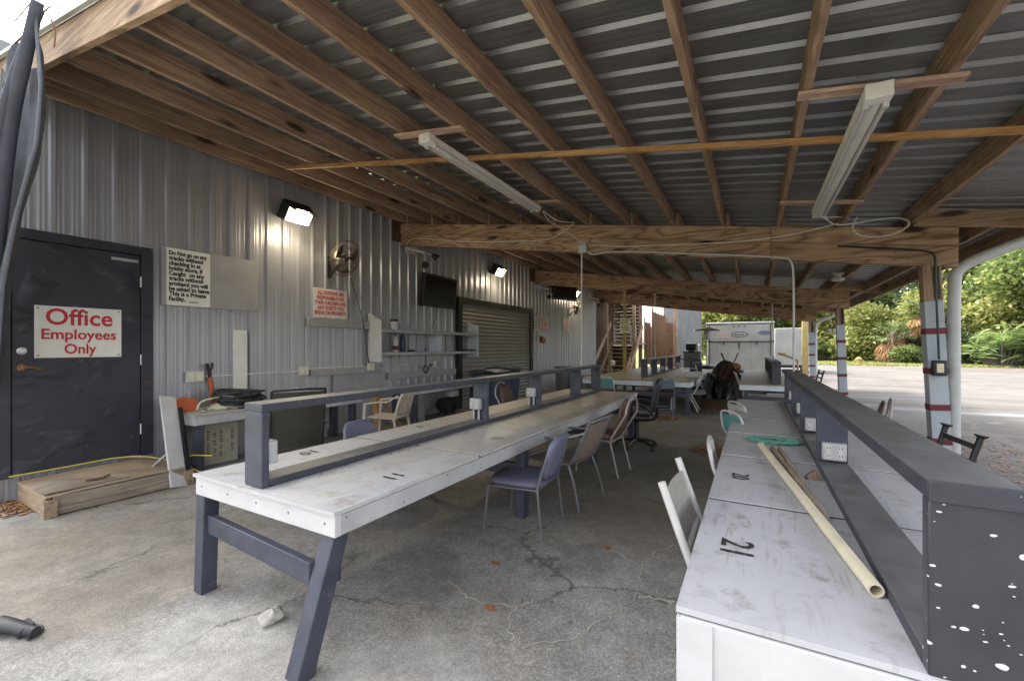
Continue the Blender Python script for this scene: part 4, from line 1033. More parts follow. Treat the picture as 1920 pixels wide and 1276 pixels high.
# ---------------------------------------------------------------- pit tables with shelf rails
TZ = .73
def table(name_label, x0, x1, y0, seams, railx, rail_y, uprights, mats, outlets, skew=0, lean=0, wall_end=True):
    topm, apronm, endm, railm, railtop = mats
    t = thing('pit_table', ((x0 + x1) / 2, (y0 + seams[-1]) / 2, 0), name_label, 'table', group='long tables with shelf rails')
    y1 = seams[-1]; ys = [y0] + list(seams)
    halves = ((x0, railx), (railx, x1))
    rnd = random.Random(int(x0 * 100) + 5)
    for ha, (xa, xb) in enumerate(halves):
        for a, b in zip(ys, ys[1:]):
            mb = MB(); z0, z1 = rnd.uniform(-.003, .003), rnd.uniform(-.003, .003)
            mb.add([(xa + (.0015 if ha else 0), a + .010 * (a != y0), TZ - .019 + z0), (xb, a + .010 * (a != y0), TZ - .019 + z0), (xb, b - .010 * (b != y1), TZ - .019 + z1), (xa + (.0015 if ha else 0), b - .010 * (b != y1), TZ - .019 + z1),
                    (xa + (.0015 if ha else 0), a + .010 * (a != y0), TZ + z0), (xb, a + .010 * (a != y0), TZ + z0), (xb, b - .010 * (b != y1), TZ + z1), (xa + (.0015 if ha else 0), b - .010 * (b != y1), TZ + z1)],
                   [(0, 3, 2, 1), (4, 5, 6, 7), (0, 1, 5, 4), (1, 2, 6, 5), (2, 3, 7, 6), (3, 0, 4, 7)])
            part('top_panel', mb, topm, t, True)
    for yy in ys[1:-1]:
        mb = MB(); mb.box(x0 + .06, x1 - .06, yy - .05, yy + .05, TZ - .07, TZ - .0235); mb.box(x0 + .004, x1 - .004, yy - .0095, yy + .0095, TZ - .0234, TZ - .0035); part('seam_batten', mb, M['ink'], t, True)
    ap = .105
    mb = MB(); mb.box(x0 + .01, x1 - .01, y0 + .012, y0 + .05, TZ - .022 - ap, TZ - .0225); part('end_apron', mb, endm, t, True, .003)
    mb = MB(); mb.box(x0 + .01, x1 - .01, y1 - .05, y1 - .012, TZ - .022 - ap, TZ - .0225); part('end_apron', mb, apronm, t, True, .003)
    for xa in (x0 + .012, x1 - .05):
        mid = (y0 + y1) / 2
        for ya, yb in ((y0 + .051, mid - .003), (mid + .003, y1 - .051)):
            mb = MB(); mb.box(xa, xa + .038, ya, yb, TZ - .022 - ap, TZ - .029); part('side_apron', mb, apronm, t, True, .003)
    nl = 4
    for i in range(nl):
        y = y0 + .075 + (y1 - y0 - .15) * i / (nl - 1)
        for s, x in ((-1, x0 + (.028 if lean else .14)), (1, x1 - .09)):
            yl = y + (.045 if lean and s > 0 and i == 0 else 0); ft = yl - (lean + .045 if s > 0 else lean * .1) * (i == 0 and lean > 0); mb = MB()
            mb.bar((x, ft, 0), (x, yl, TZ - .022), .09, .09, (0, 1, 0)); part('leg', mb, railm if railm is not M['splat'] else M['navy'], t, True, .006)
        mb = MB(); yy = y - (lean * .35 if i == 0 else 0)
        mb.bar((x0 + (.074 if lean else .186), y - .01, .42), (x1 - .137, yy - .02, .42), .04, .11); part('crossbar', mb, M['navy'], t, True, .004)
        if i == 0:
            mb = MB(); mb.bar((x1 - .09, y - lean * .4 + .046, .40), (x1 - .09, y - lean * .4 + .10, .40), .04, .09); part('brace_stub', mb, M['navy'], t, True, .004)
    mb = MB()
    for i in range(16):
        y = y0 + .08 + (y1 - y0 - .16) * i / 15; zz = TZ - .05 - .05 * (i % 2)
        for x, sg in ((x1 - .012, 1), (x0 + .012, -1)): mb.cyl((x, y, zz), (x + sg * .0025, y, zz), .005, n=6)
    for i in range(5):
        x = x0 + .08 + (x1 - x0 - .16) * i / 4; mb.cyl((x, y0 + .0125, TZ - .07), (x, y0 + .0095, TZ - .07), .005, n=6)
    part('screws', mb, M['rust'], t, True)
    # the shelf rail on top
    w = .162; h = .46; ya, yb = rail_y
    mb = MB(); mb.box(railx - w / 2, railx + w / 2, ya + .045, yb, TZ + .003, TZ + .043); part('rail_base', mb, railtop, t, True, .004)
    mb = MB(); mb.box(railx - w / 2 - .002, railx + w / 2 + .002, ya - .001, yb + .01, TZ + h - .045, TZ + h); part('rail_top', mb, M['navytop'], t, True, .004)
    for k, y in enumerate(uprights):
        mb = MB(); mb.box(railx - w / 2, railx + w / 2, y, y + .042, TZ + (.003 if k in (0, ) else .044), TZ + h - .0455)
        part('upright', mb, railm if k == 0 else M['navy'], t, True, .004)
        if k in outlets:
            f = y - .002; q = outlets[k]; cx = railx + q[0]; cz = TZ + q[1]; ww = q[2]
            mb = MB(); mb.box(cx - ww, cx + ww, f - .055, f, cz - .055, cz + .055)
            ob = part('outlet_box', mb, M['galv'], t, True, .008)
            for sx in (-.5, .5):
                mb = MB()
                for sz in (-.024, .024):
                    mb.cyl((cx + sx * ww, f - .0605, cz + sz), (cx + sx * ww, f - .055, cz + sz), .019, n=14)
                mb.box(cx + sx * ww - .012, cx + sx * ww + .012, f - .0595, f - .055, cz - .03, cz + .03)
                sk = part('socket', mb, M['plastic_white'], ob, True)
            mb = MB()
            for sx in (-.5, .5):
                for sz in (-.024, .024):
                    for dx in (-.007, .007): mb.box(cx + sx * ww + dx - .0018, cx + sx * ww + dx + .0018, f - .0615, f - .0604, cz + sz - .005, cz + sz + .008)
            part('socket_holes', mb, M['ink'], ob, True)
            if q[3]:
                mb = MB()
                for sx in (-.5, .5): mb.cyl((cx + sx * ww, f - .02, TZ + .043), (cx + sx * ww, f - .02, cz - .055), .011, n=8)
                part('conduit_stub', mb, M['galv'], ob, True)
    return t
def number(s, x, y, rz, parent, size=.15):
    o = lettering(s, size, M['ink_faded'], parent, (x, y, TZ + .0035), (0, 0, rz), 'painted_number', bold=.001); o.scale = (1, 1, .3)
def inkf():
    m, nt, b = new_mat('worn_stencil_ink'); v = coords(nt)
    c = ramp(nt, noise(nt, v, 45, 4, .7), [(.56, (.02, .02, .022)), (.70, (.35, .34, .34))])
    nt.links.new(c, b.inputs['Base Color']); b.inputs['Roughness'].default_value = .6; return m
M['ink_faded'] = inkf()
L1 = table('long white-topped table on the left with a navy shelf rail, numbered 10 and 11', -2.98, -1.70, 1.35, [2.58, 3.80, 5.02, 6.24, 7.4], -2.40, (1.38, 7.35), [1.38, 3.64, 4.88, 6.3, 7.28],
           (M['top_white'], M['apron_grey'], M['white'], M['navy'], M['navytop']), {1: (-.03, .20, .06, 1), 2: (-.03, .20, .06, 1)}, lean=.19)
# the first box sits behind the end board
mb = MB(); mb.box(-2.39, -2.33, 1.422, 1.48, TZ + .12, TZ + .25); part('outlet_box', mb, M['galv'], L1, True, .008)
R1 = table('long lilac-white table at the right front with a paint-splattered shelf end, numbered 20 and 21', -.2, 1.08, 1.36, [2.42, 3.44, 4.38, 5.3, 6.3, 7.2], .438, (1.355, 7.15), [1.355, 3.38, 4.46, 5.45, 6.6],
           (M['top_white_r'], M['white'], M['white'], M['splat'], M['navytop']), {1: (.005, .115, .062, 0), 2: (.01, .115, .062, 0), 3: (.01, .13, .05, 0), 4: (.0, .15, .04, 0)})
L2 = table('far left dusty table with a pale blue front edge and an open navy shelf rail', -3.7, -1.18, 10.2, [12.6, 15.0, 17.3], -2.42, (11.25, 17.1), [11.25, 12.5, 13.8, 15.2, 16.9],
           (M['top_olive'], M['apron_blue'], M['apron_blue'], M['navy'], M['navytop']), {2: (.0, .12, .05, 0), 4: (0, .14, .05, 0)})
R2 = table('far right dusty table with a pale blue front edge and a closed navy shelf rail', -.26, 1.05, 10.2, [12.6, 15.0, 16.6], .42, (10.4, 16.5), [10.4, 12.0, 13.5, 15.0, 16.4],
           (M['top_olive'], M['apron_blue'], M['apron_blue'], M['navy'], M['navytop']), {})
mb = MB(); mb.box(.40, .44, 10.45, 16.35, TZ + .044, TZ + .384); part('rail_panel', mb, M['navy'], R2, True)
mb = MB(); mb.box(.355, .521, 1.345, 1.3525, TZ + .412, TZ + .461); part('rail_end_cap', mb, M['splat'], R1, True, .002)
mb = MB(); mb.box(-.188, 1.06, 1.352, 1.371, TZ - .19, TZ - .0215); part('front_board', mb, M['white'], R1, True, .003)
mb = MB(); mb.box(-.197, -.10, 1.345, 1.351, TZ - .42, TZ - .0225); mb.box(-.1975, -.1885, 1.3515, 1.45, TZ - .42, TZ - .0225); part('corner_board', mb, M['white'], R1, True, .002)
number('21', -.06, 1.86, -PI / 2, R1, .16); number('20', -.07, 2.90, -PI / 2, R1, .13)
number('11', -1.86, 1.90, PI / 2, L1, .14); number('10', -2.83, 2.03, -PI / 2, L1, .14); number('12', -1.88, 3.1, PI / 2, L1, .12); number('9', -2.82, 3.2, -PI / 2, L1, .12)
mb = MB(); mb.cyl((.43, 6.59, TZ + .06), (.43, 6.59, TZ + .42), .012); 

# things lying on the right front table
t = thing('plastic_pipe', (.33, 1.70, TZ), 'long yellowed plastic pipe lying across the right front table', 'pipe')
mb = MB(); d = Vector((.05 - .33, 3.81 - 1.7, 0)); 
a = Vector((0, 0, .0235)); bb = a + d; nrm = d.normalized(); N = 18
u = Vector((0, 0, 1)); s_ = nrm.cross(u)
vs = []
for p in (a, bb):
    for r in (.0215, .0165):
        for k in range(N):
            q = 2 * PI * k / N; vs.append(tuple(p + (s_ * math.cos(q) + u * math.sin(q)) * r))
fs = []
for k in range(N):
    k2 = (k + 1) % N
    fs += [(k, k2, 2 * N + k2, 2 * N + k), (N + k2, N + k, 3 * N + k, 3 * N + k2), (k2, k, N + k, N + k2), (2 * N + k, 2 * N + k2, 3 * N + k2, 3 * N + k)]
mb.add(vs, fs); part('pipe_wall', mb, M['pvc'], t, angle=60)
for o in (0, .045):
    mb = MB(); mb.tube([(.275 + o * .2, 2.31 + o, TZ + .017), (.21 + o * .5, 3.0, TZ + .017), (.125 + o, 3.76, TZ + .017)], [.013, .016], 10)
    single('wooden_stick', mb, M['greywood'], 'brown wooden stick against the yellowed pipe' if o == 0 else 'second brown stick behind the first, farther from the pipe', 'stick', 'sticks beside the pipe')
t = thing('rope_net', (.15, 4.08, TZ), 'tangled green rope net on the right front table', 'rope')
for q in range(8):
    mb = MB(); pts = []; rx, ry = .17 + random.uniform(-.025, .02), .10 + random.uniform(-.03, .05)
    ph = random.uniform(0, 6)
    for k in range(26):
        a = 2 * PI * k / 26
        pts.append((rx * math.cos(a) + random.uniform(-.009, .009), ry * math.sin(a) + random.uniform(-.009, .009), 0.008 + .018 * abs(math.sin(a * 1.5 + ph)) * random.uniform(.6, 1)))
    mb.tube(pts, .0038, 5, True); part('rope_loop', mb, M['rope'], t)
mb = MB()
for k in range(150):
    a = random.uniform(0, 2 * PI); r = random.uniform(.75, 1.05); p = Vector((.16 * r * math.cos(a), .12 * r * math.sin(a), random.uniform(.006, .022)))
    mb.tube([p, p + Vector((random.uniform(-.05, .05), random.uniform(-.04, .04), random.uniform(-.01, .015)))], .0035, 4)
part('netting', mb, M['rope'], t)
t = thing('clamp', (.30, 3.06, TZ), 'small rusty metal clamp by the shelf base on the right front table', 'clamp')
mb = MB(); mb.tube([(-.03, -.05, .008), (-.045, 0, .012), (-.02, .05, .03), (.02, .05, .06), (.03, .0, .045), (.0, -.03, .02)], .007, 6, smooth=1); part('jaw', mb, M['rust'], t); t.scale = (.7, .7, .7)
mb = MB(); mb.cyl((.02, -.02, .01), (.025, -.02, .07), .012, n=10); mb.box(.0, .045, -.04, -.03, .005, .03); part('screw', mb, M['brass'], t)
# ---------------------------------------------------------------- chairs (local: sitter looks to +y, floor at z 0)
def legs4(t, pts, r, mat, n=8):
    for a, b in pts:
        mb = MB(); mb.tube([a, b], [r, r * .9], n); part('leg', mb, mat, t)
def cushion(w, d, h, z, y0=0, rnd=.5):
    mb = MB()
    def f(u, v, top):
        a = u * 2 * PI; c, s = math.cos(a), math.sin(a); e = .42
        x = math.copysign(abs(c) ** e, c) * w / 2; y = math.copysign(abs(s) ** e, s) * d / 2
        return x, y
    n = 32; prof = [(0.0, 0), (.9, 0), (1.0, .3), (1.0, .65), (.93, .95), (.6, 1.05), (0.001, 1.08)]
    vs = []
    for k, q in prof:
        for i in range(n):
            x, y = f(i / n, 0, 1); vs.append((x * max(k, .001), y0 + y * max(k, .001), z + q * h))
    return mb.add(vs, [(i * n + k, i * n + (k + 1) % n, (i + 1) * n + (k + 1) % n, (i + 1) * n + k) for i in range(len(prof) - 1) for k in range(n)])
def backpad(wb, wt, h, th, base, tilt, rtop=.6, curve=.03):
    """upright rounded pad; base=(y,z) of lower edge, tilt leans back (towards -y)"""
    mb = MB(); n = 40; outline = []
    for i in range(n):
        a = 2 * PI * i / n; c, s = math.cos(a), math.sin(a)
        e = .35 if s < 0 else rtop
        x = math.copysign(abs(c) ** e, c); z = math.copysign(abs(s) ** e, s) * .5 + .5
        w = (wb + (wt - wb) * z) / 2; outline.append((x * w, z * h))
    ca, sa = math.cos(tilt), math.sin(tilt); cx, cz = 0, h / 2
    vs = []
    rings = [(.001, -.5), (.75, -.5), (.97, -.38), (1, -.1), (1, .1), (.97, .38), (.75, .55), (.001, .6)]
    for k, q in rings:
        for x, z in outline:
            xx = x * k; zz = cz + (z - cz) * k; yy = q * th - curve * (1 - (2 * xx / wb) ** 2)
            vs.append((xx, base[0] - zz * sa + yy * ca, base[1] + zz * ca + yy * sa))
    return mb.add(vs, [(i * n + k, i * n + (k + 1) % n, (i + 1) * n + (k + 1) % n, (i + 1) * n + k) for i in range(len(rings) - 1) for k in range(n)])

def padded_chair():
    t = thing('padded_chair', (0, 0, 0), '-', 'chair')
    part('seat', cushion(.50, .50, .065, .42, .0), M['purple'], t, angle=60)
    part('backrest', backpad(.44, .40, .40, .05, (-.245, .50), R(13), .55), M['purple'], t, angle=60)
    legs4(t, [((-.25, .22, .42), (-.27, .26, 0)), ((.25, .22, .42), (.27, .26, 0)), ((-.24, -.22, .47), (-.26, -.27, 0)), ((.24, -.22, .47), (.26, -.27, 0))], .0125, M['frame_grey'])
    mb = MB()
    for s in (-1, 1): mb.tube([(s * .24, -.22, .40), (s * .235, -.25, .55), (s * .21, -.30, .72)], .012, 8, smooth=1)
    mb.tube([(-.25, .22, .41), (.25, .22, .41)], .01); mb.tube([(-.24, -.22, .42), (.24, -.22, .42)], .01)
    for s in (-1, 1): mb.tube([(s * .25, .22, .41), (s * .24, -.22, .42)], .01)
    part('frame', mb, M['frame_grey'], t); return t

def sling_arm_chair(name, sling, frame, hgt=.86):
    t = thing(name, (0, 0, 0), '-', 'chair')
    mb = MB(); mb.slab(lambda u, v: (-.235 + .47 * u, .25 - .47 * v, .42 - .025 * math.sin(PI * v) - .02 * math.sin(PI * u)), 8, 8, lambda u, v: (0, 0, .006)); part('seat', mb, sling, t)
    mb = MB(); mb.slab(lambda u, v: (-.235 + .47 * u, -.24 - .17 * v - .03 * math.sin(PI * u), .45 + (hgt - .47) * v), 8, 8, lambda u, v: (0, .006, 0)); part('backrest', mb, sling, t)
    mb = MB()
    for s in (-1, 1):
        mb.tube([(s * .25, .27, .425), (s * .25, -.2, .40), (s * .25, -.25, .46), (s * .25, -.41, hgt)], .013, 8, smooth=2)
    mb.tube([(-.25, -.415, hgt), (0, -.44, hgt + .015), (.25, -.415, hgt)], .013, 8, smooth=1); mb.tube([(-.25, .27, .42), (.25, .27, .42)], .011)
    part('frame', mb, frame, t)
    for s in (-1, 1):
        mb = MB(); mb.tube([(s * .25, -.36, .72), (s * .29, -.2, .66), (s * .31, .1, .64), (s * .30, .26, .62), (s * .29, .27, .5), (s * .28, .29, .0)], .012, 8, smooth=2); part('arm', mb, frame, t)
        mb = MB(); mb.tube([(s * .25, -.2, .41), (s * .27, -.28, .2), (s * .28, -.32, 0)], .012, 8, smooth=1); part('leg', mb, frame, t)
    return t

def banquet_chair():
    t = thing('banquet_chair', (0, 0, 0), '-', 'chair')
    part('seat', cushion(.42, .42, .075, .41), M['brown'], t, angle=60)
    part('backrest', backpad(.37, .36, .44, .035, (-.22, .47), R(15), .8, .0), M['brown'], t, angle=60)
    mb = MB(); P = []
    for i in range(21):
        a = PI * i / 20; P.append((.205 * math.cos(a), -.275 - .10 - .02 * math.sin(a), .72 + .20 * math.sin(a)))
    mb.tube([(.2, -.19, .40), (.2, -.225, .48)] + P + [(-.2, -.225, .48), (-.2, -.19, .40)], .013, 8, smooth=1); part('back_frame', mb, M['frame_tan'], t)
    mb = MB()
    mb.tube([(-.2, .2, .40), (.2, .2, .40), (.2, -.2, .40), (-.2, -.2, .40)], .011, 8, True); part('seat_frame', mb, M['frame_tan'], t)
    legs4(t, [((-.2, .19, .4), (-.2, .24, 0)), ((.2, .19, .4), (.2, .24, 0)), ((-.2, -.19, .4), (-.21, -.29, 0)), ((.2, -.19, .4), (.21, -.29, 0))], .0125, M['frame_tan'])
    return t

def office_chair():
    t = thing('office_chair', (0, 0, 0), '-', 'chair')
    part('seat', cushion(.50, .48, .09, .43), M['black'], t, angle=60)
    part('backrest', backpad(.44, .40, .50, .06, (-.22, .55), R(10), .5), M['black'], t, angle=60)
    mb = MB(); mb.tube([(0, -.1, .42), (0, -.28, .44), (0, -.30, .62)], .025, 8, smooth=1); part('back_support', mb, M['black'], t)
    for s in (-1, 1):
        mb = MB(); mb.tube([(s * .22, .1, .44), (s * .30, .1, .46), (s * .31, .12, .66), (s * .31, -.1, .70), (s * .30, -.22, .6), (s * .22, -.24, .56)], .02, 8, smooth=2); part('arm', mb, M['black'], t)
    mb = MB(); mb.cyl((0, 0, .1), (0, 0, .43), .045, .035, 14); part('gas_column', mb, M['black'], t)
    for k in range(5):
        a = 2 * PI * k / 5 + .3; c, s = math.cos(a), math.sin(a)
        mb = MB(); mb.tube([(0, 0, .12), (.16 * c, .16 * s, .11), (.30 * c, .30 * s, .075)], [.028, .018], 8); lg = part('base_arm', mb, M['black'], t)
        mb = MB(); mb.cyl((.30 * c - .02 * s, .30 * s + .02 * c, .03), (.30 * c + .02 * s, .30 * s - .02 * c, .03), .03, n=12); part('caster', mb, M['rubber'], lg)
    return t

def folding_chair(name, panel, seatm, frame):
    t = thing(name, (0, 0, 0), '-', 'chair')
    mb = MB(); mb.slab(lambda u, v: (-.2 + .4 * u, .2 - .38 * v, .43 - .012 * math.sin(PI * v)), 4, 6, lambda u, v: (0, 0, .016)); part('seat', mb, seatm, t, bevel=.004)
    mb = MB(); mb.slab(lambda u, v: (-.2 + .4 * u, -.235 - .035 * v - .02 * math.sin(PI * u), .60 + .19 * v), 8, 4, lambda u, v: (0, .010, 0)); part('backrest', mb, panel, t, bevel=.003)
    mb = MB(); mb.tube([(-.22, .28, 0), (-.22, -.08, .40), (-.215, -.235, .60), (-.20, -.275, .78), (-.13, -.285, .825), (.13, -.285, .825), (.20, -.275, .78), (.215, -.235, .60), (.22, -.08, .40), (.22, .28, 0)], .0125, 8, smooth=2); part('front_frame', mb, frame, t)
    mb = MB()
    for s in (-1, 1): mb.tube([(s * .19, -.28, 0), (s * .19, .1, .42)], .011, 8)
    mb.tube([(-.19, -.2, .09), (.19, -.2, .09)], .009); mb.tube([(-.21, .2, .09), (.21, .2, .09)], .009); mb.tube([(-.19, -.12, .2), (.19, -.12, .2)], .009)
    part('rear_frame', mb, frame, t); return t

def resin_chair():
    t = thing('resin_chair', (0, 0, 0), '-', 'chair')
    mb = MB(); mb.slab(lambda u, v: (-.23 + .46 * u, .24 - .46 * v, .41 - .02 * v), 6, 6, lambda u, v: (0, 0, .022)); part('seat', mb, M['resin'], t, bevel=.006)
    mb = MB()
    for k in range(7):
        x = -.18 + .06 * k; top = .84 - .55 * (x * x)
        mb.bar((x, -.225, .43), (x * 1.12, -.34 - .03 * (1 - (x / .2) ** 2), top - .04), .036, .012, (0, 1, 0))
    P = [(-.25, -.22, .42), (-.265, -.28, .66), (-.22, -.34, .80), (-.1, -.37, .85), (.1, -.37, .85), (.22, -.34, .80), (.265, -.28, .66), (.25, -.22, .42)]
    mb.tube(P, .022, 8, smooth=2); mb.tube([(-.23, -.225, .46), (.23, -.225, .46)], .025)
    part('backrest', mb, M['resin'], t)
    for s in (-1, 1):
        mb = MB(); mb.slab(lambda u, v, s=s: (s * (.235 + .06 * u), .27 - .55 * v, .62 + .035 * math.sin(v * 2.2) + (.10 * max(0, v - .7) / .3)), 2, 10, lambda u, v: (0, 0, .022)); part('arm', mb, M['resin'], t, bevel=.006)
        mb = MB(); mb.bar((s * .265, .25, .63), (s * .29, .30, 0), .05, .035, (0, 1, 0)); part('leg', mb, M['resin'], t, bevel=.006)
        mb = MB(); mb.bar((s * .25, -.2, .42), (s * .27, -.30, 0), .05, .035, (0, 1, 0)); part('leg', mb, M['resin'], t, bevel=.006)
    return t

def ladder_chair():
    t = thing('ladder_back_chair', (0, 0, 0), '-', 'chair')
    part('seat', cushion(.42, .42, .05, .42), M['black'], t, angle=60)
    mb = MB()
    for s in (-1, 1):
        mb.tube([(s * .21, -.27, 0), (s * .21, -.2, .42), (s * .215, -.24, .65), (s * .22, -.30, .86)], .017, 10, smooth=1)
        mb.lathe([(.017, 0), (.034, .012), (.034, .02)], 14, Matrix.Translation((s * .22, -.301, .855)) @ Matrix.Rotation(R(10), 4, 'X'))
    part('back_post', mb, M['blackmetal'], t)
    for z in (.61, .71, .80):
        mb = MB(); y = -.24 - (z - .65) * .28; mb.bar((-.21, y, z), (.21, y, z), .012, .034); part('back_slat', mb, M['blackmetal'], t, bevel=.002)
    legs4(t, [((-.2, .19, .42), (-.2, .22, 0)), ((.2, .19, .42), (.2, .22, 0))], .016, M['blackmetal'])
    mb = MB(); mb.bar((-.21, -.21, .45), (.1, -.27, .60), .012, .02); part('diagonal_brace', mb, M['blackmetal'], t)
    return t

W = PI / 2     # faces -x
Ex = -PI / 2   # faces +x
pc = padded_chair(); G = 'chairs around the tables'
put(pc, (-1.70, 3.26, 0), W + .06, 'lavender padded chair at the right edge of the left white table, nearest the camera', G).scale = (.96, .96, .89)
put(pc, (-3.12, 3.02, 0), Ex, 'lavender chair with a rounded back between the left white table and the workbench', G).scale = (.96, .96, .87)
mc = sling_arm_chair('sling_arm_chair', M['brownmesh'], M['frame_grey'], .82)
put(mc, (-1.66, 4.0, 0), W - .1, 'taupe sling chair with curved grey arms, between the lavender and brown chairs', G)
os_ = sling_arm_chair('sling_arm_chair', M['olivesling'], M['blackmetal'], 1.06)
put(os_, (-4.42, 2.98, 0), R(64), 'dark olive sling chair pushed to the near workbench', G)
bc = banquet_chair()
put(bc, (-1.62, 5.14, 0), W - .08, 'brown padded banquet chair with a tan frame at the right of the left white table', G)
put(bc, (-3.25, 6.15, 0), Ex, 'brown round-backed chair on the far side of the left white table near the roll-up door', G)
put(bc, (.96, 6.35, 0), W - .15, 'brown round-backed chair on the open side of the right front table', G)
oc = office_chair(); put(oc, (-1.52, 6.55, 0), W + .1, 'black swivel office chair at the far end of the left white table', G)
fc = folding_chair('folding_chair', M['folding'], M['brown'], M['folding']); put(fc, (-1.72, 10.02, 0), .12, 'blue-grey metal folding chair in front of the far left table', G)
ft = folding_chair('folding_chair', M['teal'], M['teal'], M['plastic_white']); put(ft, (.03, 5.2, 0), Ex + .55, 'teal folding chair with white edges at the aisle side of the right front table', G)
put(ft, (-2.95, 9.75, 0), .1, 'teal-backed chair before the left part of the far left table', G)
fw = folding_chair('folding_chair', M['plastic_white'], M['plastic_white'], M['plastic_white']); put(fw, (.06, 6.1, 0), Ex + .5, 'white folding chair beyond the teal one at the right front table', G)
put(fw, (.0, 3.5, 0), Ex + .05, 'white-framed folding chair between the grey sling chair and the teal chair', G)
def patio_chair():
    t = thing('sling_chair', (0, 0, 0), '-', 'chair')
    mb = MB(); mb.slab(lambda u, v: (-.225 + .45 * u, .25 - .45 * v, .42 - .03 * math.sin(PI * v)), 4, 8, lambda u, v: (0, 0, .006)); part('seat', mb, M['greysling'], t)
    mb = MB(); mb.slab(lambda u, v: (-.225 + .45 * u, -.215 - .165 * v - .02 * math.sin(PI * v) - .02 * math.sin(PI * u), .44 + .40 * v), 8, 8, lambda u, v: (0, .006, 0)); part('backrest', mb, M['greysling'], t)
    for s in (-1, 1):
        mb = MB(); mb.tube([(s * .24, .28, 0), (s * .24, .27, .40), (s * .24, .2, .425), (s * .24, -.17, .40), (s * .24, -.24, .46), (s * .24, -.33, .70), (s * .24, -.40, .90)], .0175, 10, smooth=2); part('side_frame', mb, M['plastic_white'], t)
        mb = MB(); mb.tube([(s * .24, -.1, .40), (s * .25, -.30, 0)], .0165, 10); part('leg', mb, M['plastic_white'], t)
    mb = MB()
    for y, z in ((.24, .40), (-.2, .42), (-.30, .60)): mb.tube([(-.24, y, z), (.24, y, z)], .012, 8)
    part('cross_tubes', mb, M['plastic_white'], t)
    return t
ws = patio_chair()
put(ws, (.045, 2.24, 0), Ex, 'white-framed grey sling chair nearest the camera at the right front table', G)
put(ws, (-1.42, 11.0, 0), W + .05, 'white-framed sling chair at the right end of the far left table', G)
put(ws, (.02, 11.6, 0), Ex + .1, 'pale sling chair at the aisle side of the far right table', G)
rc = resin_chair(); put(rc, (-5.02, 5.0, 0), W + .35, 'beige plastic armchair with a slatted back between the two workbenches', G)
lc = ladder_chair()
put(lc, (.93, 3.99, 0), W + .08, 'black ladder-back metal chair near the post at the right front table', G).scale = (1, 1, 1.085)
put(lc, (1.12, 12.5, 0), W + .1, 'black ladder-back metal chair at the far right table', G)
# chairs lying about
fo = put(fw, (-1.62, 12.2, TZ + .30), .6, 'white chair frame lying tipped on the far left table', G); fo.rotation_euler = (R(100), 0, .5)
fo.location = (-1.55, 12.3, TZ + .02)
fb = put(lc, (-1.9, 13.0, TZ + .28), 1.2, 'black chair frame lying tipped on the far left table', G); fb.rotation_euler = (R(95), 0, .9); fb.location = (-1.75, 13.2, TZ + .23)
# ---------------------------------------------------------------- under the far half of the roof
mb = MB(); mb.tube([(-2.42, 12.62, 3.0), (-2.42, 12.62, 2.6), (-2.42, 12.64, 1.195)], .012, 8)
single('conduit', mb, M['plastic_white'], 'thin pale conduit dropping from the second beam to the far left shelf rail', 'conduit', 'white conduit drops')
mb = MB(); mb.tube([(.42, 12.64, 2.6), (.42, 12.64, 1.195)], .012, 8)
single('conduit', mb, M['galv'], 'thin grey conduit dropping from the second beam to the far right shelf rail', 'conduit', 'white conduit drops')
t = thing('yellow_pole', (-3.27, 12.6, 0), 'slim yellow pole carrying a cream notice, from floor to second beam', 'pole')
mb = MB(); mb.box(-.04, .04, -.04, .04, 0, 3.12); part('pole_shaft', mb, M['yellow'], t, bevel=.004)
mb = MB(); mb.box(-.07, .07, -.09, -.05, 1.5, 1.72); part('yellow_box', mb, M['yellow'], t, bevel=.01)
s = thing('pole_notice', (-3.24, 12.54, 1.93), 'cream notice with dark print fixed to the yellow pole', 'sign')
mb = MB(); mb.box(-.145, .145, -.006, 0, 0, .40); part('board', mb, M['sign_cream'], s)
mb = MB(); rnd = random.Random(3)
for r in range(6):
    x = -.11
    while x < .08:
        L = rnd.uniform(.025, .06); mb.box(x, min(x + L, .12), -.0075, -.0065, .34 - r * .058, .368 - r * .058); x += L + .014
part('lettering', mb, M['ink'], s)

def wheelie(loc, rz, mat, label, h=1.03):
    t = thing('wheeled_bin', loc, label, 'bin', rz, 'bins by the wall')
    mb = MB(); mb.add([(-.22, -.26, .06), (.22, -.26, .06), (.22, .2, .06), (-.22, .2, .06), (-.29, -.32, h - .08), (.29, -.32, h - .08), (.29, .32, h - .08), (-.29, .32, h - .08)],
                      [(0, 3, 2, 1), (4, 5, 6, 7), (0, 1, 5, 4), (1, 2, 6, 5), (2, 3, 7, 6), (3, 0, 4, 7)]); part('bin_body', mb, mat, t, bevel=.03)
    mb = MB(); mb.slab(lambda u, v: (-.31 + .62 * u, -.34 + .70 * v, h - .075 + .05 * math.sin(PI * v)), 6, 8, lambda u, v: (0, 0, .025)); part('lid', mb, mat, t, bevel=.005)
    mb = MB(); mb.tube([(-.24, .36, h - .1), (.24, .36, h - .1)], .018); part('handle', mb, mat, t)
    for s in (-1, 1):
        mb = MB(); mb.cyl((s * .22, .24, .1), (s * .29, .24, .1), .1, n=18); part('wheel', mb, M['rubber'], t)
wheelie((-4.85, 7.75, 0), W, M['navybin'], 'dark navy wheeled bin in front of the roll-up door')
wheelie((-5.35, 9.2, 0), W, M['navybin'], 'dark navy bin half hidden behind the first, nearer the wall')
